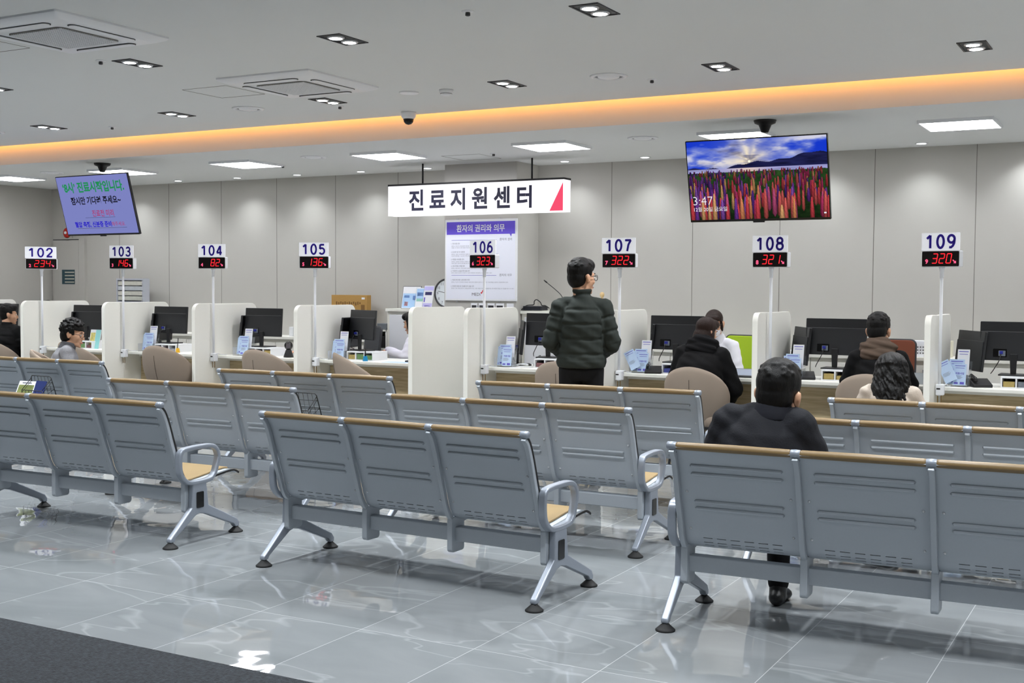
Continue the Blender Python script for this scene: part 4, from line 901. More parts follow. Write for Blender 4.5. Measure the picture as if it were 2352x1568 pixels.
for x, y, a, lab in [(-11.72, 10.36, -6, 'beige tub chair right behind the woman in grey'), (-10.25, 10.30, 12, 'beige tub chair at the desk with the yellow pen stand'), (-8.76, 10.33, 4, 'beige tub chair at the desk with the barcode scanner'),
                     (-7.46, 10.28, -40, 'beige tub chair turned sideways in front of the blue pen stand'), (-5.10, 10.34, 8, 'beige tub chair half hidden by the standing man'), (-3.75, 10.30, 6, 'beige tub chair with the woman in the black coat on it'),
                     (-2.20, 10.30, 4, 'beige tub chair with the brown hooded man on it'), (-10.40, 8.88, -44, 'beige tub chair under the woman in grey, mostly hidden by the bench'), (-13.24, 10.34, 6, 'beige tub chair under the person in black by the frame edge')]: tub_chair(lab, x, y, R(a))
def office_chair(lab, x, y, yaw, rgb):
    t = thing('office_chair', lab, 'office chair', (x, y, 0), yaw, 'staff swivel chairs behind the counter'); mm = mat('mesh_%d_%d' % rgb[:2], rgb, .7)
    m = MB(); m.M = Matrix.Translation((0, -.25, .58)) @ Matrix.Rotation(R(6), 4, 'X'); m.prism(rr(-.22, .22, 0, .52, .05), 'y', -.02, .02); b = m.build('backrest', mm, t, bevel=.01)
    m = MB(); m.M = Matrix.Translation((0, -.25, .58)) @ Matrix.Rotation(R(6), 4, 'X'); pts = rr(-.222, .222, -.002, .522, .05); m.tube([(a, 0, c) for a, c in pts], .013, 8, closed=True); m.build('back_frame', M_dark, b, smooth=True)
    MB().prism(rr(-.23, .23, -.20, .24, .07), 'z', .40, .455).build('seat', M_dark, t, bevel=.015)
    MB().cyl((0, 0, .09), (0, 0, .40), .028, n=12).build('gas_column', M_black, t, smooth=True)
    for k in range(5):
        a = 2*PI*k/5; l = MB().prism([(0, .06), (.27, .055), (.27, .075), (0, .11)], 'y', -.02, .02); l.v = [tuple(Matrix.Rotation(a, 3, 'Z') @ Vector(v)) for v in l.v]; lg = l.build('base_leg', M_black, t)
        MB().cyl((.265*math.cos(a)-.012*math.sin(a), .265*math.sin(a)+.012*math.cos(a), .028), (.265*math.cos(a)+.012*math.sin(a), .265*math.sin(a)-.012*math.cos(a), .028), .027, n=12).build('castor', M_black, lg, smooth=True)
office_chair('lime green swivel chair behind the masked staff member', -3.98, 11.98, R(172), (168, 200, 30))
office_chair('brown leather swivel chair behind the hooded man', -2.42, 11.95, R(180), (120, 62, 38))
office_chair('swivel chair of the staff member pointing beside the sideways monitor', -7.60, 11.86, R(95), (60, 62, 66))
office_chair('swivel chair of the staff member hidden behind the leftmost sign partition', -13.90, 11.92, R(180), (60, 62, 66))
office_chair('swivel chair of the staff member hidden behind the scanner desk partition', -8.80, 11.90, R(150), (60, 62, 66))

# ============================================================ PEOPLE
def prims_to_mb(prims):
    mb = MB()
    for p in prims:
        mb.M = None
        if p[0] == 'e':
            _, c, r, M = (list(p)+[None])[:4]
            mb.M = (M or Matrix.Identity(4)) @ Matrix.Translation(c); mb.ell((0, 0, 0), r, 16, 12)
        elif p[0] == 'c':
            a, r0, b, r1 = Vector(p[1]), p[2], Vector(p[3]), p[4]; d = (b-a)
            if d.length < 1e-5: d = Vector((0, 0, 1e-4))
            d.normalize()
            mb.tube([a-d*r0*.99, a-d*r0*.87, a-d*r0*.5, a, b, b+d*r1*.5, b+d*r1*.87, b+d*r1*.99], [r0*.12, r0*.5, r0*.87, r0, r1, r1*.87, r1*.5, r1*.12], 14)
        elif p[0] == 't':
            mb.M = p[3]; mb.tube(p[1], p[2], 6)
        elif p[0] == 'l':
            _, rings, M = p[:3]; mb.M = M
            mb.loft([[(cx+rx*math.cos(2*PI*i/24), cy+ry*math.sin(2*PI*i/24), z) for i in range(24)] for (cx, cy, z, rx, ry) in rings])
    mb.M = None; return mb
def blob(name, prims, m, parent, voxel=.01, smooth=3, post=None):
    me = prims_to_mb(prims).mesh('tmp', None); o = bpy.data.objects.new('tmp', me); COL.objects.link(o)
    r = o.modifiers.new('r', 'REMESH'); r.mode = 'VOXEL'; r.voxel_size = voxel
    if smooth: s = o.modifiers.new('s', 'SMOOTH'); s.iterations = smooth; s.factor = .5
    dg = bpy.context.evaluated_depsgraph_get(); out = bpy.data.meshes.new_from_object(o.evaluated_get(dg))
    bpy.data.objects.remove(o); bpy.data.meshes.remove(me)
    if post is not None:
        n = len(out.vertices); co = np.empty(n*3); nn = np.empty(n*3); out.vertices.foreach_get('co', co); out.vertices.foreach_get('normal', nn)
        out.vertices.foreach_set('co', post(co.reshape(-1, 3), nn.reshape(-1, 3)).reshape(-1)); out.update()
    out.name = name; out.materials.clear(); out.materials.append(m); out.polygons.foreach_set('use_smooth', [True]*len(out.polygons))
    ob = bpy.data.objects.new(name, out); COL.objects.link(ob); ob.parent = parent; return ob
def hand_prims(wr, d, n, side):
    """wr wrist, d finger direction, n back-of-hand direction, side +1: thumb towards d x n"""
    d = Vector(d).normalized(); n = Vector(n); n = (n-d*n.dot(d)).normalized(); s = d.cross(n)*side; wr = Vector(wr); out = []
    for k, (off, l, r_) in enumerate(((.030, .074, .0085), (.010, .082, .009), (-.010, .076, .0085), (-.029, .060, .0075))):
        b = wr+d*.095+s*off; m1 = b+d*l*.5-n*.010; e = m1+d*l*.38-n*(.024+.004*k)
        out += [('c', wr+d*.03+s*off*.6, .013, b, .0115), ('c', b, r_+.001, m1, r_), ('c', m1, r_, e, r_*.85)]
    tb = wr+d*.03+s*.028; tm = tb+d*.035+s*.028-n*.012; te = tm+d*.032+s*.006-n*.012
    out += [('c', tb, .014, tm, .0105), ('c', tm, .0105, te, .009)]
    return out
def person(lab, loc, yaw, seat=None, s=1.0, lean=0.0, side_lean=0.0, head=(0, 0, 0), bulk=.03, jacket=(30, 30, 34), trousers=(24, 24, 28), shoes=(18, 18, 20), hair='short', hair_m=None, arms=None, legs=None,
           collar=None, glasses=False, mask=False, quilt=0.0, collar_m=None, long_coat=False, sleeve_m=None, voxel=.010, name='person', head_s=1.0, head_off=(0, 0, 0), jm=None, hood=False, cuff=None):
    t = thing(name, lab, 'person', loc, yaw); hair_m = hair_m or M_hair
    JM = jm or (mat('coat_white_%d' % jacket[2], jacket, .8) if min(jacket) > 200 else None) or mat('cloth_%d_%d_%d' % jacket, jacket, .8, noise=.10, nscale=30, bump=(.06 if quilt else .18), bscale=120); TM = mat('trouser_%d_%d_%d' % trousers, trousers, .85, noise=.08, nscale=30)
    hz = (seat+.085) if seat is not None else .90*s
    U = Matrix.Translation((0, 0, hz)) @ Matrix.Rotation(side_lean, 4, 'Y') @ Matrix.Rotation(-lean, 4, 'X') @ Matrix.Scale(s, 4)
    H = U @ Matrix.Translation((head_off[0], .02+.04*math.sin(lean)+head_off[1], .700+head_off[2])) @ Matrix.Rotation(lean*.6, 4, 'X') @ Matrix.Rotation(head[0], 4, 'Z') @ Matrix.Rotation(head[1], 4, 'X') @ Matrix.Rotation(head[2], 4, 'Y') @ Matrix.Scale(head_s, 4)
    up_ = lambda p: U @ Vector(p); hp = lambda p: H @ Vector(p)
    # joints
    if legs is None:
        if seat is not None: legs = {k: ((k*.11, .42*s, hz-.02), (k*.12, .45*s, .075), (k*.1, 1)) for k in (-1, 1)}
        else: legs = {k: ((k*.095*s, .02, .49*s), (k*.10*s, .0, .075), (k*.2, 1)) for k in (-1, 1)}
    if arms is None: arms = {k: ((k*.26, .06, .26), (k*.16, .26, .12)) for k in (-1, 1)}
    shd = {k: up_((k*.168, -.005, .470)) for k in (-1, 1)}
    A = {k: (up_(arms[k][0]), up_(arms[k][1])) for k in (-1, 1)}
    hip = {k: Vector((k*.085*s, 0, hz)) for k in (-1, 1)}
    # ---- body: one continuous skin
    P = [('l', [(0, 0, -.08, .13, .10), (0, 0, 0, .155, .11), (0, 0, .16, .135, .095), (0, 0, .32, .155, .105), (0, 0, .45, .155, .10), (0, 0, .52, .10, .07)], U)]
    P += [('c', up_((0, -.012, .50)), .058*s, hp((0, -.022, -.07)), .052*s*head_s)]
    e = lambda c, r: ('e', c, r, H)
    P += [e((0, -.018, .038), (.073, .092, .083)), e((0, .028, -.02), (.060, .064, .082)), e((0, .045, -.082), (.040, .042, .032)), e((0, .012, -.07), (.052, .050, .045))]
    P += [('c', hp((0, .086, .012)), .008, hp((0, .106, -.026)), .0105), e((0, .102, -.030), (.016, .012, .010)), ('c', hp((-.032, .076, .026)), .012, hp((.032, .076, .026)), .012),
          e((0, .083, -.062), (.022, .014, .009)), e((0, .082, -.074), (.020, .012, .008)), e((0, .078, -.102), (.018, .016, .014)), e((-.036, .062, -.026), (.022, .022, .022)), e((.036, .062, -.026), (.022, .022, .022))]
    for k in (-1, 1): P += [e((k*.077, -.008, -.012), (.012, .020, .034)), e((k*.085, -.020, .0), (.009, .014, .024))]
    for k in (-1, 1):
        P += [('c', shd[k], .05*s, A[k][0], .040*s), ('c', A[k][0], .040*s, A[k][1], .027*s)]
        d = (A[k][1]-A[k][0]).normalized(); hd = arms[k][2] if len(arms[k]) > 2 else None
        P += hand_prims(A[k][1], (U.to_3x3() @ Vector(hd)) if hd else d, Vector((0, 0, 1)), k)
        kn, an = Vector(legs[k][0]), Vector(legs[k][1]); P += [('c', hip[k], .085*s, kn, .055*s), ('c', kn, .055*s, an, .038*s)]
    blob('body', P, M_skin, t, .0075 if voxel < .008 else .009, 2)
    # ---- face
    if hair != 'top':
        for k in (-1, 1):
            m = MB(); m.M = H; m.ell((k*.031, .0815, .004), (.013, .009, .0075), 12, 8); ey = m.build('eye', mat('eye_white', (225, 222, 216), .3), t, smooth=True)
            m = MB(); m.M = H; m.ell((k*.031, .0885, .004), (.0058, .0035, .0058), 10, 8); m.build('iris', M_black, ey, smooth=True)
            m = MB(); m.M = H; m.tube([(k*.014, .088, .028), (k*.030, .089, .033), (k*.048, .078, .027)], [.003, .004, .002], 6); m.build('eyebrow', hair_m, t, smooth=True)
        m = MB(); m.M = H; m.tube([(-.021, .089, -.067), (-.008, .0965, -.066), (.008, .0965, -.066), (.021, .089, -.067)], [.003, .006, .006, .003], 8); m.build('lips', mat('lips', (176, 112, 98), .5), t, smooth=True)
    if glasses:
        m = MB(); m.M = H
        for k in (-1, 1):
            m.tube([(k*(.034)+.026*math.cos(q), .104-.014*abs(math.cos(q))*(1 if k*math.cos(q) > 0 else 0), .002+.019*math.sin(q)) for q in [2*PI*i/16 for i in range(16)]], .0022, 6, closed=True)
            m.tube([(k*.060, .090, .008), (k*.074, .04, .010), (k*.080, -.02, .004), (k*.076, -.035, -.012)], .0024, 6)
        m.tube([(-.009, .104, .006), (0, .107, .009), (.009, .104, .006)], .002, 6); m.build('glasses', M_black, t, smooth=True)
    if mask:
        blob('face_mask', [('e', (0, .046, -.055), (.060, .064, .050), H), ('e', (0, .092, -.045), (.026, .022, .030), H)], M_paper, t, .006, 3)
    # ---- hair
    hh = lambda c, r: ('e', c, r, H); hi = H.inverted()
    def clip(front_z, side_z, fy=.035):
        def f(co, nn):
            Mi = np.array(hi); q = co@Mi[:3, :3].T+Mi[:3, 3]
            mk = ((q[:, 1] > fy) & (q[:, 2] < front_z)) | ((np.abs(q[:, 0]) > .05) & (q[:, 1] > -.012) & (q[:, 2] < side_z))
            c = np.array([0, -.01, .02]); q2 = q.copy(); q2[mk] = c+(q[mk]-c)*.72
            M_ = np.array(H); return q2@M_[:3, :3].T+M_[:3, 3]
        return f
    if hair in ('short', 'top'):
        rs = np.random.default_rng(3)
        L = [hh((0, -.020, .048), (.084, .104, .092)), hh((0, -.050, .0), (.074, .066, .082)), hh((0, .03, .085), (.066, .066, .052)), hh((0, -.02, .09), (.070, .085, .055))]
        for i in range(40):
            a = rs.uniform(0, 2*PI); el = rs.uniform(.1, 1.35); L.append(hh((.072*math.cos(a)*math.cos(el), -.02+.090*math.sin(a)*math.cos(el), .058+.076*math.sin(el)), (.016, .018, .012)))
        blob('hair', L, hair_m, t, .006, 2, clip(.052, .012))
    elif hair == 'bob':
        L = [hh((0, -.018, .045), (.090, .106, .093)), hh((0, -.055, -.06), (.086, .066, .12)), hh((-.066, -.01, -.06), (.030, .055, .115)), hh((.066, -.01, -.06), (.030, .055, .115)), hh((0, .045, .085), (.072, .058, .045))]
        blob('hair', L, hair_m, t, .007, 3, clip(.05, -.30))
    elif hair == 'tied':
        L = [hh((0, -.018, .045), (.084, .102, .090)), hh((0, -.10, .03), (.04, .04, .045)), ('c', hp((0, -.12, .03)), .026, hp((.02, -.115, -.13)), .016), hh((0, .05, .075), (.070, .050, .040)), hh((-.070, .02, -.01), (.014, .022, .06)), hh((.070, .02, -.01), (.014, .022, .06))]
        blob('hair', L, hair_m, t, .006, 2, clip(.045, -.2))
    elif hair in ('curly', 'curly_long'):
        rs = np.random.default_rng(11)
        L = [hh((0, -.022, .048), (.090, .108, .090)), hh((0, -.055, -.02), (.084, .068, .083))]
        if hair == 'curly_long':
            L += [hh((0, -.06, -.08), (.100, .065, .11))]
            for i in range(210):
                a = rs.uniform(PI*.80, PI*2.20); k = rs.uniform(.92, 1.10); end = rs.uniform(-.27, -.16); f = rs.uniform(40, 60); ph = rs.uniform(0, 6.3); path = []
                for q in range(22):
                    u_ = q/21
                    if u_ < .45: e_ = PI/2*(1-u_/.45); x, y, z = .094*k*math.cos(e_)*math.cos(a), -.022+.112*k*math.cos(e_)*math.sin(a), .050+.094*k*math.sin(e_)
                    else: v_ = (u_-.45)/.55; sp_ = k*(1+.32*v_-.12*v_*v_); x, y, z = .094*sp_*math.cos(a), -.022+.100*sp_*math.sin(a), .05+(end-.05)*v_
                    wv = .013*min(1, u_*1.6); path.append((x+wv*math.sin(z*f+ph), y+wv*math.cos(z*f*.9+ph), z))
                L.append(('t', path, rs.uniform(.0045, .0085), H))
        else:
            for i in range(300):
                a = rs.uniform(0, 2*PI); el = rs.uniform(-.5, 1.45); x, y, z = math.cos(a)*math.cos(el), math.sin(a)*math.cos(el), math.sin(el)
                if y > .35 and z < .45: continue
                r_ = rs.uniform(.008, .017); L.append(hh((.094*x, -.022+.112*y, .048+.094*z), (r_, r_, r_*.8)))
        blob('hair', L, hair_m, t, .0055, 1, clip(.045, -.03 if hair == 'curly' else -.3))
    # ---- jacket
    b = bulk; hem = -.005 if seat is None else -.06
    if long_coat and seat is None: hem = -.45
    J = [('l', [(0, 0, hem, .150+b, .115+b), (0, 0, hem+.06, .168+b, .125+b), (0, 0, .06, .165+b, .12+b), (0, 0, .2, .155+b, .112+b), (0, -.005, .34, .166+b, .118+b), (0, -.008, .43, .158+b*.8, .108+b*.8), (0, -.01, .505, .11+b*.4, .078+b*.5), (0, -.012, .555, .068, .064)], U)]
    for k in (-1, 1):
        J += [('c', up_((k*.06, -.008, .515)), (.048+b*.3)*s, shd[k], (.056+b*.4)*s), ('c', shd[k], (.058+b*.55)*s, A[k][0], (.050+b*.55)*s)]
        J += [('c', A[k][0], (.050+b*.55)*s, A[k][0].lerp(A[k][1], .97), (.036+b*.35)*s)]
    cx_ = head_off[0]*.75
    if collar: J += [('l', [(cx_, -.012, .52, .084, .078), (cx_, -.010, .55, .075, .071), (cx_, -.006, .555+collar+head_off[2]*.3, .073, .070)], U)]
    sh_np = {k: (np.array(shd[k]), np.array(A[k][0]), np.array(A[k][1])) for k in (-1, 1)}; Ui = np.array(U.inverted())
    def wrinkle(co, nn):
        q = co@Ui[:3, :3].T+Ui[:3, 3]; d = np.zeros(len(co))
        best = np.full(len(co), 9.0); tt = np.zeros(len(co))
        for k in (-1, 1):
            off = 0
            for a, c in ((sh_np[k][0], sh_np[k][1]), (sh_np[k][1], sh_np[k][2])):
                v = c-a; L_ = np.linalg.norm(v); u = np.clip(((co-a)@v)/(L_*L_), 0, 1); dist = np.linalg.norm(co-(a+u[:, None]*v), axis=1)
                mk = dist < best; best[mk] = dist[mk]; tt[mk] = off+u[mk]*L_; off += L_
        arm = best < (.075+b*.6)*s; coord = np.where(arm, tt+.03, q[:, 2]-hem)
        if quilt:
            ph = np.mod(coord, .115); ph = np.minimum(ph, .115-ph); d -= quilt*np.exp(-(ph/.013)**2); d += quilt*.35*np.sin(coord*60+q[:, 0]*25)*.4
        d += .0030*np.sin(q[:, 0]*31+q[:, 2]*23)*np.sin(q[:, 2]*37+q[:, 1]*19)+.0025*np.sin(q[:, 2]*70+q[:, 0]*40)
        return co+nn*d[:, None]
    jk = blob('jacket', J, JM, t, voxel, 4, wrinkle)
    if collar_m is not None:
        blob('collar', [('l', [(cx_, -.014, .50, .112, .098), (cx_, -.012, .535, .104, .096), (cx_, -.004, .59, .088, .086), (cx_, .0, .597, .07, .07)], U)], collar_m, jk, .008, 3)
    if hood:
        hm = hood
        blob('hood', [('e', (0, -.085, .500), (.150, .070, .060), U), ('e', (-.085, -.035, .560), (.070, .085, .055), U), ('e', (.085, -.035, .560), (.070, .085, .055), U), ('e', (0, -.085, .575), (.120, .058, .055), U), ('e', (0, -.05, .615), (.098, .075, .035), U), ('e', (-.085, .04, .56), (.05, .07, .045), U), ('e', (.085, .04, .56), (.05, .07, .045), U)], hm, jk, .008, 3, lambda co, nn: co+nn*(.005*np.sin(co[:, 2:3]*110+co[:, 0:1]*30)))
    if cuff is not None:
        for k in (-1, 1):
            a, c = A[k]; q = a.lerp(c, .95); dd = (c-a).normalized(); m = MB(); m.tube([q-dd*.012, q+dd*.02], [.034*s+b*.3, .033*s+b*.3], 14); m.build('cuff', cuff, jk, smooth=True)
    # ---- trousers and shoes
    T = [('l', [(0, 0, -.09, .13, .105), (0, 0, -.02, .166, .120), (0, 0, .10, .150, .108)], U)]
    for k in (-1, 1):
        kn, an = Vector(legs[k][0]), Vector(legs[k][1]); T += [('c', hip[k], .092*s, kn, .072*s), ('c', kn, .072*s, an+(kn-an)*.08, .058*s)]
    blob('trousers', T, TM, t, .012, 3)
    SM = mat('shoe_%d' % shoes[0], shoes, .35)
    for k in (-1, 1):
        an = Vector(legs[k][1]); f = Vector((legs[k][2][0], legs[k][2][1], legs[k][2][2] if len(legs[k][2]) > 2 else 0)).normalized(); c0 = an-Vector((0, 0, .035))
        blob('shoe', [('e', c0-f*.03, (.040, .046, .042)), ('c', c0-f*.035-Vector((0, 0, .008)), .034, c0+f*.13-Vector((0, 0, .012)), .030), ('e', c0+f*.10-Vector((0, 0, .010)), (.044, .060, .028)), ('c', c0-f*.01, .044, an+Vector((0, 0, .02)), .046)], SM, t, .008, 2)
    return t
WHITE_COAT = (232, 232, 238)
person('person with glasses standing in a dark green puffer jacket and black trousers', (-4.17, 8.74, 0), R(26), None, 1.05, R(1), 0, (R(-50), R(-2), 0), .027, (44, 49, 46), (18, 18, 20), hair='short', collar=.055, glasses=True, quilt=.011, head_s=1.10,
       arms={-1: ((-.245, -.03, .20), (-.14, .20, .09)), 1: ((.240, -.02, .19), (.15, .20, .09))}, voxel=.008)
person('person with brown bob hair in a black coat sitting beside the tablet', (-3.79, 10.36, 0), R(4), .44, 1.03, R(20), R(2), (R(-35), R(-6), R(6)), .055, (12, 12, 14), (26, 26, 36), hair='bob', hair_m=M_hairb, collar=.03,
       arms={-1: ((-.25, .12, .25), (-.10, .36, .18)), 1: ((.29, .16, .22), (.20, .36, .16))}, legs={-1: ((-.10, .42, .50), (-.12, .42, .075), (0, 1)), 1: ((.14, .40, .50), (.26, .10, .09), (.3, 1))}, hood=mat('black_wool', (16, 16, 18), .95))
person('staff member in a white coat and face mask facing the woman in the black coat', (-4.08, 11.80, 0), R(185), .45, 1.02, R(10), 0, (R(4), R(-14), R(5)), .024, WHITE_COAT, (40, 42, 50), hair='tied', hair_m=M_hairb, mask=True, glasses=True,
       head_s=1.08, arms={-1: ((-.24, .10, .24), (-.12, .30, .22)), 1: ((.24, .10, .24), (.10, .30, .22))}, collar_m=mat('coat_lapel', (226, 226, 232), .8))
person('staff member in white with black hair, pointing beside the sideways monitor', (-7.62, 11.72, 0), R(97), .45, .94, R(12), 0, (R(0), R(-10), 0), .022, (222, 220, 230), (40, 42, 50), hair='bob', voxel=.0075, head_s=1.08,
       arms={1: ((.22, .14, .24), (.08, .30, .20)), -1: ((-.25, .08, .30), (-.25, .30, .42), (.05, .95, -.1))}, cuff=mat('mauve_cuff', (176, 140, 160), .8))
person('staff member whose hair top shows above the leftmost signed partition', (-13.92, 11.76, 0), R(180), .46, .99, R(8), 0, (0, R(-5), 0), .024, WHITE_COAT, (40, 42, 50), hair='short')
person('staff member whose hand reaches out beside the barcode scanner', (-8.86, 11.64, 0), R(150), .45, .96, R(10), 0, (0, R(-8), 0), .022, WHITE_COAT, (40, 42, 50), hair='short', voxel=.0075,
       arms={-1: ((-.22, .12, .24), (-.10, .30, .18)), 1: ((.24, .14, .26), (.15, .36, .37), (.0, .95, -.1))})
person('person with a dark navy jacket sitting on the front bench, seen from behind', (-1.69, 5.555, 0), R(3), .425, .935, R(1), 0, (R(-6), R(-4), R(4)), .080, (24, 25, 30), (18, 18, 20), hair='short', collar=.05, head_s=1.33, head_off=(.065, .03, -.075),
       legs={1: ((-.02, .44, .47), (.0, .37, .075), (.05, 1)), -1: ((.14, .46, .56), (.42, .52, .29), (.9, .5, -.25))}, voxel=.009, collar_m=mat('navy_collar', (26, 27, 34), .8))
person('person in a black jacket with a brown hood and cropped black hair', (-2.16, 10.34, 0), R(10), .45, 1.02, R(6), 0, (R(-16), R(-6), 0), .034, (10, 10, 12), (22, 22, 26), hair='short', head_s=1.14, hood=mat('brown_hood', (88, 74, 64), .9, noise=.1), arms={-1: ((-.25, .08, .26), (-.12, .32, .16)), 1: ((.26, .10, .26), (.16, .32, .20))})
person('person with long curly black hair and a beige coat on a third row bench', (-1.63, 8.185, 0), R(4), .425, .82, R(6), 0, (R(4), R(-14), 0), .045, (176, 164, 152), (40, 40, 46), hair='curly_long', head_s=1.2, head_off=(0, .03, -.07))
person('person in a grey tweed jacket with short curly black hair and glasses, turned in profile', (-10.42, 8.86, 0), R(-42), .37, .90, R(12), 0, (R(-24), R(-8), 0), .05, (122, 122, 126), (50, 50, 54), hair='curly', glasses=True, collar=.03, head_s=1.28, jm=mat('tweed_grey', (118, 118, 122), .9, noise=.55, nscale=140, bump=.3), collar_m=mat('tweed_collar', (78, 78, 82), .9, noise=.2, nscale=100))
person('person in a black puffer jacket cut off by the left frame edge, seen from behind', (-13.24, 10.40, 0), R(14), .44, .97, R(6), 0, (R(-50), R(-4), 0), .050, (12, 12, 14), (20, 20, 24), hair='short', collar=.04, quilt=.006, head_s=1.08)

# ============================================================ SCREENS, HANGING SIGN, POSTER
def lupine_pixels(W_=420, H_=236):
    """sunset sky over a lake with hills and a meadow of tall flower spikes, as colours on a grid (row 0 at the bottom)"""
    r = np.random.default_rng(5); img = np.zeros((H_, W_, 3)); yy, xx = np.mgrid[0:H_, 0:W_]; v = yy/H_; u = xx/W_
    def noise(fx, fy, seed, oct_=4):
        rs = np.random.default_rng(seed); out = np.zeros((H_, W_)); amp = 1; tot = 0
        for o in range(oct_):
            gx, gy = int(fx*2**o)+2, int(fy*2**o)+2; g = rs.random((gy, gx)); px = u*(gx-1.001); py = v*(gy-1.001); i = px.astype(int); j = py.astype(int); a = px-i; b = py-j
            a = a*a*(3-2*a); b = b*b*(3-2*b)
            out += amp*((g[j, i]*(1-a)+g[j, np.minimum(i+1, gx-1)]*a)*(1-b)+(g[np.minimum(j+1, gy-1), i]*(1-a)+g[np.minimum(j+1, gy-1), np.minimum(i+1, gx-1)]*a)*b); tot += amp; amp *= .55
        return out/tot
    C = lambda c: np.array(c, float)
    sun = np.array([.455, .72]); d = np.hypot((u-sun[0])*1.6, v-sun[1]); ang = np.arctan2(v-sun[1], (u-sun[0])*1.6)
    sky = C((18, 50, 190))*(1-v[..., None]*.0)+0*v[..., None]
    cl = noise(4, 7, 2, 5); streak = .5+.5*np.sin(ang*9+cl*7); k = np.clip((cl-.40)*4.0, 0, 1)*(.45+.55*streak)
    sky = sky*(1-k[..., None])+C((196, 196, 214))*k[..., None]
    g = np.exp(-(d/.26)**1.3)[..., None]; sky = sky*(1-.75*g)+C((250, 226, 170))*.75*g
    dk = np.clip((noise(5, 14, 9, 4)-.56)*6, 0, 1)[..., None]*np.clip(1.2-d*1.5, 0, 1)[..., None]; sky = sky*(1-.6*dk)+C((60, 62, 100))*.6*dk
    img = sky
    img[d < .014] = (255, 250, 220)
    hill = .648+.105*np.clip((u-.25)/.55, 0, 1)**.8+.055*np.exp(-((u-.93)/.10)**2)+.010*np.sin(u*40)+.008*np.sin(u*17)
    m = (v < hill) & (v > .635); img[m] = C((24, 26, 62))+(noise(8, 30, 4)[m][:, None]-.5)*C((30, 30, 60))
    m = v <= .640; lk = (C((150, 150, 200))*(.7+.5*noise(3, 40, 6)[..., None])); lk = lk*(1-.6*np.exp(-((u-.44)/.12)**2)[..., None])+C((240, 205, 160))*(.6*np.exp(-((u-.44)/.12)**2)[..., None]); img[m] = lk[m]
    gz = .59+.012*noise(30, 2, 8); m = v < gz; img[m] = (C((20, 38, 20))+noise(40, 30, 7)[m][:, None]*C((34, 54, 22)))*(.5+.8*v[m][:, None])
    pal = [(226, 74, 84), (236, 104, 100), (200, 60, 110), (238, 150, 100), (120, 60, 160), (150, 90, 190), (214, 90, 140), (90, 50, 140), (240, 180, 120)]
    for i in range(330):
        t_ = (i/330.0)**2.0; by = .575-.72*t_; h = (.055+.36*t_)*r.uniform(.7, 1.15); x = r.random(); w_ = (.0045+.0120*t_)*r.uniform(.8, 1.2)
        bias = x+r.normal(0, .25); c = C(pal[min(8, max(0, int(r.integers(0, 9))))]);
        if bias < .3 and r.random() < .55: c = C(pal[r.choice([4, 5, 7])])
        if bias > .6 and r.random() < .55: c = C(pal[r.choice([0, 1, 2])])
        y0, y1 = int(max(0, by)*H_), int(min(.66, by+h)*H_)
        for y in range(y0, y1):
            f = (y/H_-by)/h; ww = w_*math.sqrt(max(0, min(1, (1-f)*1.7)))*(1 if f > .12 else f/.12)
            x0, x1 = int((x-ww)*W_), int((x+ww)*W_)+1
            if x1 <= 0 or x0 >= W_: continue
            x0c, x1c = max(0, x0), min(W_, x1); xs = np.arange(x0c, x1c); sh = 1-.45*((xs/W_-x)/max(ww, 1e-4)).clip(-1, 1)**2
            dots = .70+.30*((np.sin(xs*1.9+y*.9)+np.sin(y*1.55)) > 0)
            img[y, x0c:x1c] = c[None, :]*(sh*dots*(.55+.45*f))[:, None]*(.75+.35*t_)
    return np.clip(img, 0, 255)
def tv(name, lab, loc, yaw, tilt, wd, mount):
    t = thing(name, lab, 'screen', loc, yaw); ht = wd*.575; T = Matrix.Rotation(tilt, 4, 'X')
    m = MB(); m.M = T; m.prism(rr(-wd/2, wd/2, -ht/2, ht/2, .006, 2), 'y', -.008, .022); b = m.build('panel', M_blackg, t, bevel=.002)
    m = MB(); m.M = T; m.prism(rr(-wd*.42, wd*.42, -ht/2, ht*.18, .02, 2), 'y', .022, .075); m.build('back_box', M_black, b, bevel=.006)
    m = MB(); m.M = T; m.box(-.05, .05, -.010, .0, -ht/2-.012, -ht/2+.002); m.build('sensor_bar', M_black, b)
    # ceiling pole with flared cover
    p = Vector(mount); inv = (place(Vector(loc), yaw)).inverted(); q = inv @ p
    m = MB(); m.lathe([(.030, -.105), (.034, -.095), (.044, -.070), (.056, -.040), (.090, -.026), (.098, -.004), (.098, 0)], (q.x, q.y, q.z), 28); cv = m.build('ceiling_cover', M_black, t, smooth=True)
    MB().cyl((q.x, q.y, q.z-.15), (q.x, q.y, .0), .026, n=18).build('pole', M_black, t, smooth=True)
    MB().box(q.x-.06, q.x+.06, .05, q.y+.03, -.06, .06).build('tilt_bracket', M_black, t)
    return t, T, wd-.018, ht-.03
# right: landscape
t, T, sw, sh = tv('landscape_screen', 'black ceiling hung screen showing a lupine meadow at sunset, above the number sign', (-3.15, 10.06, 2.535), R(-1.0), R(13.2), 1.25, (-3.14, 10.24, Z_LOW))
pix = lupine_pixels(); hh_, ww_ = pix.shape[:2]
me = bpy.data.meshes.new('picture'); xs = np.linspace(-sw/2, sw/2, ww_); zs = np.linspace(-sh/2+.006, sh/2+.006, hh_)
gx, gz = np.meshgrid(xs, zs); co = np.stack([gx, np.full_like(gx, -.0092), gz], -1).reshape(-1, 3); M3 = np.array(T)[:3, :3]; co = co@M3.T
ii = np.arange(hh_*ww_).reshape(hh_, ww_); qd = np.stack([ii[:-1, :-1], ii[:-1, 1:], ii[1:, 1:], ii[1:, :-1]], -1).reshape(-1)
me.vertices.add(len(co)); me.vertices.foreach_set('co', co.reshape(-1)); nf = len(qd)//4
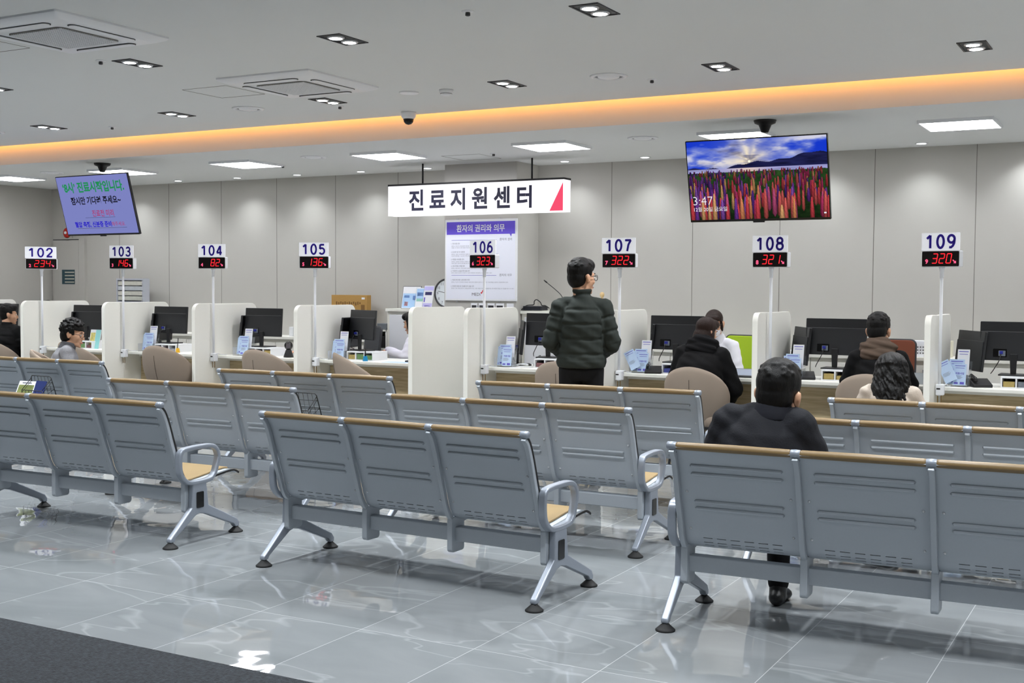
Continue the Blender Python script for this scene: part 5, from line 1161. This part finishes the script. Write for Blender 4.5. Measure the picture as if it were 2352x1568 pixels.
me.loops.add(len(qd)); me.loops.foreach_set('vertex_index', qd.astype(np.int32)); me.polygons.add(nf); me.polygons.foreach_set('loop_start', np.arange(nf, dtype=np.int32)*4)
me.update(); me.validate()
ca = me.color_attributes.new('Col', 'FLOAT_COLOR', 'POINT'); c = pix.reshape(-1, 3)/255.0; c = np.where(c <= .04045, c/12.92, ((c+.055)/1.055)**2.4)
ca.data.foreach_set('color', np.concatenate([c, np.ones((len(c), 1))], 1).reshape(-1).astype(np.float32)); me.materials.append(attr_emis('lupine_picture', 1.15))
po = bpy.data.objects.new('picture', me); COL.objects.link(po); po.parent = [o for o in t.children if o.name.startswith('panel')][0]
def on_screen(par, T, fn, name, m, y=-.0098):
    q = MB(); q.M = T @ Matrix.Translation((0, y, .006)) @ FACE; fn(q); o = q.build(name, m, par); return o
W1 = emis('screen_white', (236, 236, 244), 1.0)
on_screen(po, T, lambda q: add_text(q, '3:47', -sw/2+.03, -.175, h=.075, align='l', bold=-.012), 'clock_text', W1)
on_screen(po, T, lambda q: add_text(q, '12월 20일 금요일', -sw/2+.032, -.250, h=.040, align='l'), 'date_text', W1)
on_screen(po, T, lambda q: quad(q, sw/2-.045, sw/2-.025, -.312, -.300), 'network_icon', W1)
# left: notice
t, T, sw, sh = tv('notice_screen', 'black ceiling hung screen showing a pale violet notice in green, black and blue writing', (-11.10, 10.02, 2.53), R(-2.5), R(14.8), 1.25, (-11.36, 10.34, Z_LOW))
par = [o for o in t.children if o.name.startswith('panel')][0]
bg = on_screen(par, T, lambda q: quad(q, -sw/2, sw/2, -sh/2, sh/2), 'slide', emis('slide_violet', (124, 130, 192), 1.0), -.0092)
E_g = emis('slide_green', (36, 140, 84)); E_k = emis('slide_black', (30, 30, 44)); E_r = emis('slide_red', (172, 44, 96)); E_b = emis('slide_blue', (40, 30, 190))
on_screen(bg, T, lambda q: add_text(q, '‘8시’ 진료시작입니다.', .0, .215, w=sw*.86, h=.13, bold=.035), 'green_line', E_g)
on_screen(bg, T, lambda q: add_text(q, '잠시만 기다려 주세요~', .0, .055, w=sw*.70, h=.095, bold=.03), 'black_line', E_k)
on_screen(bg, T, lambda q: add_text(q, '진료전 미리', .08, -.100, w=sw*.30, h=.080, bold=.01), 'red_line', E_r)
on_screen(bg, T, lambda q: (quad(q, -.24, .28, -.152, -.149), quad(q, -.42, .44, -.278, -.275)), 'underline', E_k)
on_screen(bg, T, lambda q: add_text(q, '혈압 측정, 신분증 준비', -.13, -.232, w=sw*.52, h=.075, bold=.03), 'blue_line', E_b)
on_screen(bg, T, lambda q: add_text(q, '해주세요.', .31, -.232, w=sw*.19, h=.050), 'red_ending', E_r)
# hanging light box sign
t = thing('hanging_light_sign', 'long lit white hanging sign with dark Korean letters and a red triangle', 'sign', (-7.125, 12.05, 2.62)); W_, H_, D_ = 2.36, .355, .17
M_sign = emis('sign_white', (252, 250, 255), SIGN_E)
f = MB().box(-W_/2, W_/2, -D_/2, D_/2, -H_/2, H_/2).build('light_box', M_sign, t)
MB().box(-W_/2-.004, W_/2+.004, -D_/2-.004, D_/2+.004, H_/2, H_/2+.022).build('top_frame', M_black, t)
for x in (-.74, .735): MB().cyl((x, 0, H_/2+.02), (x, 0, Z_LOW-2.62), .011, n=10).build('hanging_rod', M_black, t, smooth=True)
q = MB(); q.M = Matrix.Translation((0, -D_/2-.002, 0)) @ FACE; add_text(q, '진료지원센터', -.05, 0, w=1.66, h=.255, bold=.03, space=1.5); q.build('korean_letters', mat('sign_navy', (34, 34, 62), .6), f)
q = MB(); q.M = Matrix.Translation((0, -D_/2-.002, 0)) @ FACE; q.add([(W_/2-.175, -H_/2+.01, 0), (W_/2-.008, -H_/2+.01, 0), (W_/2-.008, H_/2-.03, 0)], [(0, 1, 2)]); q.build('red_triangle', emis('sign_red', (250, 84, 116), 1.0), f)
# poster on the pillar
t = thing('pillar_poster', 'framed poster on the pillar listing patient rights under a violet heading', 'poster', (-7.185, 12.28, 1.915)); W_, H_ = .985, .965
MB().box(-W_/2, W_/2, -.022, 0, -H_/2, H_/2).build('frame', M_white2, t, bevel=.004)
sh = MB().box(-W_/2+.022, W_/2-.022, -.0235, -.021, -H_/2+.022, H_/2-.022).build('sheet', mat('poster_paper', (236, 239, 250), .4), t)
def on_poster(name, m, fn, z=-.0242): q = MB(); q.M = Matrix.Translation((0, z, 0)) @ FACE; fn(q); return q.build(name, m, sh)
def banner(q): quad(q, -W_/2+.024, W_/2-.024, .305, .455); q.add([(.395, .306, 0), (.425, .306, 0), (.415, .270, 0)], [(0, 1, 2)])
bn = on_poster('heading_banner', mat('poster_violet', (104, 84, 214), .5), banner)
on_poster('heading_text', M_paper, lambda q: add_text(q, '환자의 권리와 의무', 0, .378, w=.66, h=.088, bold=.02), -.0250).parent = bn
on_poster('violet_rule', M_pr_purple, lambda q: (quad(q, -.40, .22, .236, .240), quad(q, -.40, .22, -.183, -.179)))
lines = [(.198, '1. 진료 받을 권리', .12), (.098, '2. 알 권리 및 자기 결정권', .19), (.010, '3. 비밀을 보호받을 권리', .18), (-.070, '4. 상담·조정을 신청할 권리', .19), (-.128, '5. 가치관이나 신념을 존중 받을 권리', .26), (-.235, '1. 의료인에 대한 신뢰·존중 의무', .26), (-.310, '2. 부정한 방법으로 진료를 받지 않을 의무', .32)]
def small(q):
    for y, s, w_ in lines: add_text(q, s, -.405, y, w=w_, h=.020, align='l')
    add_text(q, '환자의 권리', .345, .243, w=.165, h=.032); add_text(q, '환자의 의무', .345, -.176, w=.165, h=.032)
on_poster('item_headings', M_grey_ink, small)
body = [(.168, '환자는 자신의 건강보호와 증진을 위하여 적절한 보건의료서비스를 받을 권리를 갖고', .62), (.148, '성별·나이·종교·신분 등을 이유로 건강에 관한 권리를 침해받지 아니한다', .56), (.070, '환자는 담당 의사로부터 질병 상태와 치료 방법 등에 관하여 충분한 설명을 듣고', .64), (.050, '자세히 물어볼 수 있으며 이에 관한 동의 여부를 결정할 권리를 가진다', .52),
        (-.018, '환자는 진료와 관련된 신체상·건강상의 비밀과 사생활의 비밀을 침해받지 아니하며', .66), (-.038, '의료기관은 환자의 동의를 받은 경우 외에는 비밀을 누설하지 못한다', .50), (-.096, '환자는 의료서비스 관련 분쟁이 발생한 경우 상담 및 조정을 신청할 수 있다', .52), (-.152, '환자는 문화적, 종교적 가치관이나 신념이 존중되며 이에 반하는 진료를 거부할 수 있다', .56),
        (-.262, '환자는 자신의 건강관련 정보를 의료인에게 정확히 알리고 의료인의 치료계획을 신뢰하고 존중하여야 한다', .78), (-.336, '환자는 진료 전에 본인의 신분을 밝혀야 하고, 다른 사람의 명의로 진료를 받는 등 부정한 방법으로 진료를 받지 아니한다', .86)]
on_poster('body_text', mat('ink_light', (128, 128, 142), .6), lambda q: [add_text(q, s, -.40, y, w=w_, h=.014, align='l') for y, s, w_ in body] and None)
on_poster('logo_letters', M_dark, lambda q: add_text(q, 'MEDI', -.055, -.405, w=.115, h=.034))
on_poster('logo_check', mat('logo_red', (206, 40, 52), .5), lambda q: q.add([(.005, -.385, 0), (.022, -.402, 0), (.05, -.352, 0), (.034, -.352, 0), (.021, -.380, 0), (.016, -.376, 0)], [(0, 1, 4, 5), (1, 2, 3, 4)]))
for x, z in ((-.33, H_/2+.008), (.25, H_/2+.008), (-.33, -H_/2-.008), (.25, -H_/2-.008)): MB().box(x-.012, x+.012, -.014, 0, z-.008, z+.008).build('frame_clip', M_chrome, t)
